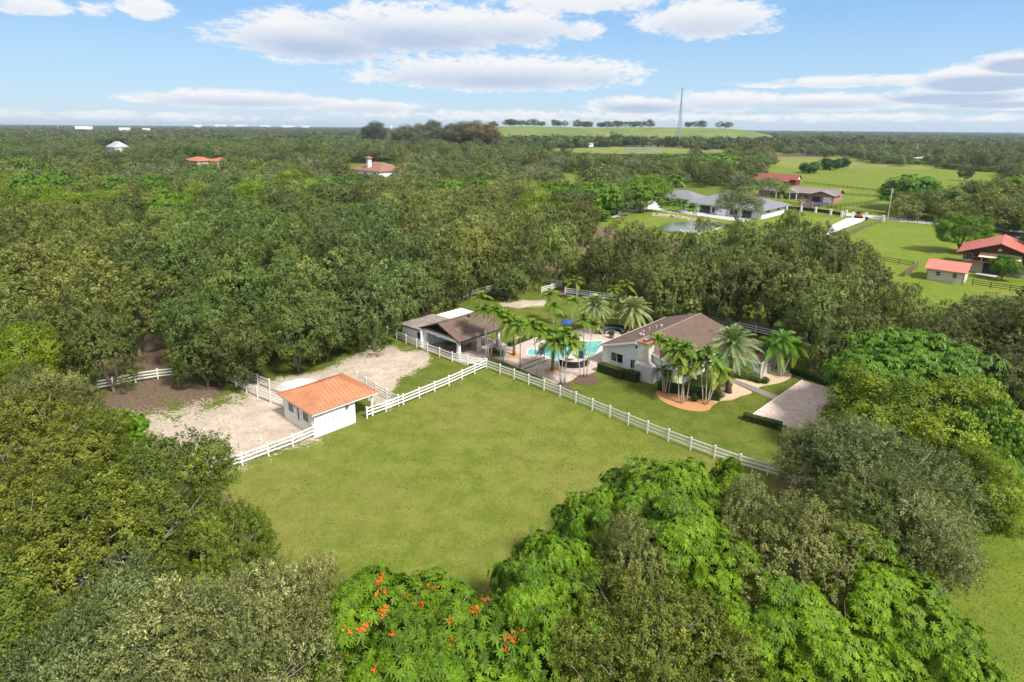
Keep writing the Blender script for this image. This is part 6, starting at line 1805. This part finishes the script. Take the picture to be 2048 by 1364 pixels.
# farther houses: (px, py of the near corner, label, width, depth, eave, top, wall, roof, kind)
def far_house(px, py, label, blocks, wallm, roofm, name='house', rz=AL, extra=None):
    root = local(px, py, label, name, 'house', rz); wb_, rb = MB(), MB()
    for (x0, x1, y0, y1, ze, zt_) in blocks:
        wb_.box(x0, x1, y0, y1, 0, ze - .14); hip(rb, x0 - .9, x1 + .9, y0 - .9, y1 + .9, ze, zt_)
    wb_.build('wall', wallm, root); rb.build('roof', roofm, root)
    for (x0, x1, y0, y1, ze, zt_) in blocks[:1]:
        for k in range(3): window(root, x0 + (x1 - x0) * (k + .5) / 3, ze - 1.6, 1.3, 1.4, '-y', y0, fr=M_DARK, panes=1, sill=False)
    return root
mh = far_house(735, 360, 'mansion with dusky red tiled roofs and a white chimney tower', [(-15, 12, 0, 18, 5.4, 9.8), (5, 20, 14, 28, 6.2, 9.8)], M_STUCCO, M_TILER, 'mansion')
MB().box(-3.2, -1.2, 2.0, 4.0, 6.5, 12.2).build('chimney', M_STUCCO, mh); mb = MB(); hip(mb, -4.1, -.3, 1.1, 4.9, 12.2, 13.4); mb.build('chimney_roof', M_TILER, mh)
far_house(396, 338, 'cream house with an orange tiled roof among the left trees', [(-22, 0, 0, 12, 5.4, 7.9), (-2, 14, 8, 20, 5.6, 7.8)], mat('cream_wall', (.62, .54, .42), .9, .05), M_TILE, 'orange_tiled_house')
far_house(228, 306, 'house with a pale grey metal roof in the upper left woods', [(-24, 4, 0, 14, 6.0, 12.0)], M_STUCCO, mat('pale_metal_roof', (.34, .34, .36), .6, .05), 'grey_roofed_house')
far_house(645, 348, 'corner of a pinkish roof peeping out left of the mansion', [(-6, 8, 0, 10, 6.2, 8.4)], M_STUCCO, M_TILER, 'cottage')
far_house(1162, 293, 'low white building at the left end of the lake meadow', [(-14, 16, 0, 12, 5, 6.5)], M_STUCCO, mat('white_roof', (.55, .54, .53), .8, .08), 'low_white_building')
far_house(1882, 326, 'long low pale building beyond the big meadow', [(-20, 16, 0, 14, 4.0, 5.6)], mat('pale_pink_wall', (.50, .43, .38), .9, .05), mat('pale_sheet_roof', (.50, .47, .44), .8, .1), 'farm_shed', -.25)
far_house(1962, 338, 'smaller pale shed right of the long low building', [(-12, 12, 0, 10, 3.6, 5.2)], mat('pale_pink_wall', (.50, .43, .38), .9, .05), mat('pale_sheet_roof', (.50, .47, .44), .8, .1), 'farm_shed', -.25)
far_house(995, 298, 'pinkish roofed building right below the brownish casuarinas', [(-7, 7, 0, 8, 7.5, 9)], M_STUCCO, mat('pink_roof', (.42, .30, .25), .8, .1), 'small_building')
far_house(1710, 292, 'orange-brown roofed house in the far trees above the meadow', [(-22, 20, 0, 14, 7, 9.5)], M_BEIGE, M_TILE, 'far_roofed_house')
far_house(1590, 286, 'pale pinkish roof in the far trees right of the hill', [(-14, 14, 0, 14, 7.5, 10)], M_STUCCO, mat('pink_roof', (.42, .30, .25), .8, .1), 'far_pale_house')
for k, (px, py, w_, h_) in enumerate([(165, 262, 60, 14), (248, 265, 34, 12), (292, 264, 26, 10), (395, 255.5, 70, 20), (440, 254.5, 120, 24), (480, 254, 160, 24), (530, 255, 110, 22), (575, 256, 130, 20), (610, 256.5, 70, 18)]):
    p = at(px, py); root = thing('warehouse', 'bright white flat building on the far left plain, %s from the left' % ordn[k], 'building', (p.x, p.y, 0), 0, 'white town buildings on the plain')
    h_ *= 1.5; MB().box(-w_ / 2, w_ / 2, 0, w_ * .4, 0, h_).build('wall', M_WHITE, root); MB().box(-w_ / 2 - .5, w_ / 2 + .5, -.5, w_ * .4 + .5, h_ + .05, h_ + .6).build('roof', M_CONC, root)
p = at(783, 259); root = thing('steeple', 'tiny white steeple on the horizon beside the dark casuarina', 'steeple', (p.x, p.y, 0)); MB().box(-7, 7, -7, 7, 0, 20).build('tower', M_WHITE, root); MB().lathe([(7.5, 20), (.3, 42)], 8).build('spire', M_WHITE, root)


# ---- cars
def car(px, py, rz, label, paint, L=4.7, Wd=1.82, H_=1.45, dz=0):
    p = at(px, py); root = thing('parked_car', label, 'car', (p.x, p.y, dz), rz, 'parked cars')
    def loft(prof, ws, name, m_, par):
        mb = MB(); n = len(prof); vs = []
        for (x, z), w_ in zip(prof, ws): vs.append((x, -w_ / 2, z))
        for (x, z), w_ in zip(prof, ws): vs.append((x, w_ / 2, z))
        fs = [tuple(range(n)), tuple(range(2 * n - 1, n - 1, -1))] + [(i, n + i, n + (i + 1) % n, (i + 1) % n) for i in range(n)]
        mb.add(vs, fs); return mb.build(name, m_, par, False)
    h = L / 2
    pr_ = [(-h, .35), (-h + .02, .72), (-h + .35, .93), (-.95 * 1.0, .97), (1.0, .95), (h - .25, .76), (h, .6), (h, .32), (h - .3, .22), (-h + .3, .22)]
    body = loft(pr_, [Wd * .93] * 2 + [Wd] * 5 + [Wd * .95] * 3, 'body', paint, root)
    loft([(-h + .45, .94), (-1.1, H_ - .05), (-.6, H_), (.25, H_ - .02), (1.15, .96)], [Wd * .92, Wd * .74, Wd * .72, Wd * .74, Wd * .92], 'windows', M_GLASS, root)
    loft([(-1.08, H_ - .03), (-.6, H_ + .02), (.22, H_), (.2, H_ + .01)], [Wd * .76, Wd * .74, Wd * .76, Wd * .7], 'roof', paint, root)
    for sx in (-1, 1):
        for sy in (-1, 1):
            wh = MB().tube([(sx * 1.42, sy * (Wd / 2 - .22), .33), (sx * 1.42, sy * (Wd / 2 + .01), .33)], .33, 14).build('wheel', M_RUBBER, root)
            MB().tube([(sx * 1.42, sy * (Wd / 2 + .005), .33), (sx * 1.42, sy * (Wd / 2 + .025), .33)], .19, 10).build('rim', M_STEEL, wh)
    for sy in (-1, 1):
        MB().box(h - .06, h + .01, sy * .62 - .2, sy * .62 + .2, .55, .68).build('headlight', M_WHITE, root); MB().box(-h - .01, -h + .05, sy * .62 - .18, sy * .62 + .18, .6, .75).build('tail_light', M_RED_LIGHT, root)
    return root
car(1607, 402, AL + math.radians(8), 'silver car parked on the grass before the ranch house porch', M_SILVER)
car(1641, 402.5, AL + math.radians(225), 'white car parked in front of the ranch house garage', M_WHCAR)
car(998, 590, AL + math.radians(200), 'silver car half hidden under the oak behind the pavilion', M_SILVER)
car(2046, 483, AL + math.radians(40), 'dark car at the right edge on the asphalt lane', mat('dark_car_paint', (.03, .03, .035), .3, .1, spec=.6))
# small orange track loader on the villa drive
p = at(1716, 436); ld = thing('track_loader', 'small orange-brown track loader on the villa driveway between white pillars', 'loader', (p.x, p.y, .04), AL + math.radians(190)); ld.scale = (1.15, 1.15, 1.15)
for sy in (-1, 1):
    MB().prism([(-1.2, .0), (1.2, .0), (1.2, .3), (-1.2, .3)], 0, 0.01).v; tk = MB(); vs = [(-1.3, .25), (-1.05, 0), (1.05, 0), (1.3, .25), (1.1, .55), (-1.1, .55)]
    tk.add([(a, sy * .75 - .2, z) for a, z in vs] + [(a, sy * .75 + .2, z) for a, z in vs], [tuple(range(6)), tuple(range(11, 5, -1))] + [(i, 6 + i, 6 + (i + 1) % 6, (i + 1) % 6) for i in range(6)]); tk.build('track', M_RUBBER, ld)
MB().box(-1.1, .7, -.52, .52, .45, 1.15).build('body', M_ORANGE, ld); cb = MB().box(-.5, .55, -.48, .48, 1.16, 1.95).build('cab', M_DARK, ld)
MB().bar((-.9, -.62, 1.3), (1.5, -.62, .8), .14).bar((-.9, .62, 1.3), (1.5, .62, .8), .14).build('lift_arm', M_ORANGE, ld); MB().slab([(1.4, -.85, .75), (2.1, -.85, .1), (2.1, .85, .1), (1.4, .85, .75)], .12).build('bucket', M_DARK, ld)
p = at(1733, 440); bb_ = thing('blue_bin', 'blue bin beside the white pillar right of the loader', 'bin', (p.x, p.y, .03), AL); MB().prism([(-.4, -.4), (.4, -.4), (.4, .4), (-.4, .4)], 0, 1.1).build('body', M_BLUEC, bb_); MB().box(-.45, .45, -.45, .45, 1.11, 1.2).build('lid', M_WHITE, bb_)

# bush rows round the far meadow
k = 0; br = np.random.default_rng(21)
BR = []
for (xa, ya, xb, yb, n_, h_, R_) in ((1752, 327, 1868, 331, 9, 4.2, 6), (1878, 337, 2000, 345, 8, 4.5, 6), (1565, 303, 1745, 311, 12, 8, 8), (1870, 318, 1990, 324, 0, 8, 8)):
    for i in range(n_):
        f = (i + .5) / n_; p = at(xa + (xb - xa) * f, ya + (yb - ya) * f)
        o = place_tree(P_FAR[i % 4], p.x, p.y + br.uniform(-4, 4), R_ / 6 * br.uniform(.8, 1.2), '', 'bush' if h_ < 6 else 'tree', 'bushes and trees round the big meadow', sz=h_ / 9.5 * br.uniform(.8, 1.25), tint=(.95, 1.1, .85), name='meadow_bush' if h_ < 6 else 'meadow_tree'); BR.append(o)
# two palms by the villa and tufts beside the pond
palm_thing('pair of thin young palms on the near bank of the villa pond', 'slender_palm', [(1381, 470, 1380, 416), (1378, 470, 1388, 414)], FR_THIN, group=PG, fs=1.3, tint=(.9, 1, .7))
palm_thing('palm cluster with feathery crown at the left front of the villa', 'slender_palm', [(1362, 424, 1358, 404), (1372, 426, 1370, 408), (1348, 422, 1345, 406)], FR_THIN, group=PG, fs=1.9, tint=(.8, 1, .7))
palm_thing('tall pale palms standing between the villa and the round bright tree', 'slender_palm', [(1347, 394, 1347, 356), (1356, 394, 1358, 360)], FR_THIN, group=PG, fs=2.0, rt=.14)
palm_thing('palms in the dense greenery behind the tan pillars', 'slender_palm', [(1857, 436, 1858, 402), (1882, 438, 1884, 404), (1908, 440, 1908, 400)], FR_THIN, group=PG, fs=2.2, rt=.12, tint=(.8, .95, .8))
palm_thing('skinny palm trunks beside the right end of the villa', 'slender_palm', [(1557, 420, 1561, 378), (1562, 420, 1566, 388)], FR_THIN, group=PG, fs=1.7, rt=.1)
def vfence(): pass


# ------------------------------------------------------------------ labels of the woodland trees
LM = [('the orange-roofed stable', 650, 780), ('the open pavilion', 890, 670), ('the car under the oaks', 1000, 585), ('the paddock gate', 1100, 570), ('the farther date palm', 1268, 610), ('the main house roof', 1400, 645), ('the garage gable', 1540, 720),
      ('the parking court', 1610, 800), ('the mango tree', 1840, 765), ('the paddock fence end', 185, 780), ('the sandy lane fences', 470, 750), ('the dusky red mansion', 735, 345), ('the orange-tiled house', 405, 325), ('the grey-roofed far house', 232, 297),
      ('the grey-roofed villa', 1440, 405), ('the villa pond', 1380, 455), ('the casuarinas', 900, 262), ('the beige shed', 1890, 545), ('the brick ranch house', 1630, 385), ('the wooden utility pole', 1778, 410), ('the radio tower foot', 1357, 290), ('the left photo edge at mid height', 0, 560), ('the upper left corner woods', 0, 330), ('the red-roofed house', 1985, 520), ('the lime green edge tree', 5, 745)]
DIRS = ['rightward', 'up and right', 'straight up', 'up and left', 'leftward', 'down and left', 'straight down', 'down and right']
def nth(k):
    w_ = ['next', 'second', 'third', 'fourth', 'fifth', 'sixth', 'seventh', 'eighth', 'ninth', 'tenth', 'eleventh', 'twelfth', 'thirteenth', 'fourteenth', 'fifteenth', 'sixteenth', 'seventeenth', 'eighteenth', 'nineteenth', 'twentieth', 'twenty-first', 'twenty-second', 'twenty-third', 'twenty-fourth', 'twenty-fifth', 'twenty-sixth']
    return w_[k] if k < 26 else 'farther'
buckets = {}
todo = [(r_, a, b_) for (r_, a, b_, d_, rp, pr) in TREES if r_.get('label', '') in ('', 'oak')]
for (r_, a, b_) in todo:
    best = min(LM, key=lambda q: (q[1] - a) ** 2 + ((q[2] - b_) * 1.6) ** 2)
    s_ = int(round(math.atan2(best[2] - b_, a - best[1]) / (math.pi / 4))) % 8
    buckets.setdefault((best[0], s_), []).append(((a - best[1]) ** 2 + (b_ - best[2]) ** 2, r_))
for (nm, s_), lst in buckets.items():
    lst.sort(key=lambda q: q[0])
    for k, (_, r_) in enumerate(lst):
        kind = {'oak_tree': 'oak', 'broadleaf_tree': 'dark green tree', 'yellow_green_tree': 'yellowish tree', 'meadow_bush': 'bush', 'meadow_tree': 'tree'}.get(r_.name.split('.')[0], 'tree')
        cr_ = [c for c in r_.children if c.name.startswith('crown')][0]; t_ = cr_.color
        tone = '' if kind not in ('oak',) else ('bluish green ' if t_[2] > t_[0] * 1.1 else 'yellow-olive ' if t_[0] > 1.15 else 'deep green ' if t_[1] > t_[0] * 1.08 else 'olive ')
        r_['label'] = '%s%s, %s one %s from %s' % (tone, kind, nth(k), DIRS[s_], nm)

# ------------------------------------------------------------------ air
hz = MB().box(-14000, 14000, -320, 13500, -1.5, 64).build('haze', None)
m = bpy.data.materials.new('haze_air'); m.use_nodes = True; t = NT(m.node_tree)
vol = t.n('ShaderNodeVolumePrincipled', inp={'Color': (.70, .82, 1.0, 1), 'Density': HAZE, 'Anisotropy': .25})
t.n('ShaderNodeOutputMaterial', inp={'Volume': vol.outputs[0]})
hz.data.materials.clear(); hz.data.materials.append(m); hz['kind'] = 'stuff'
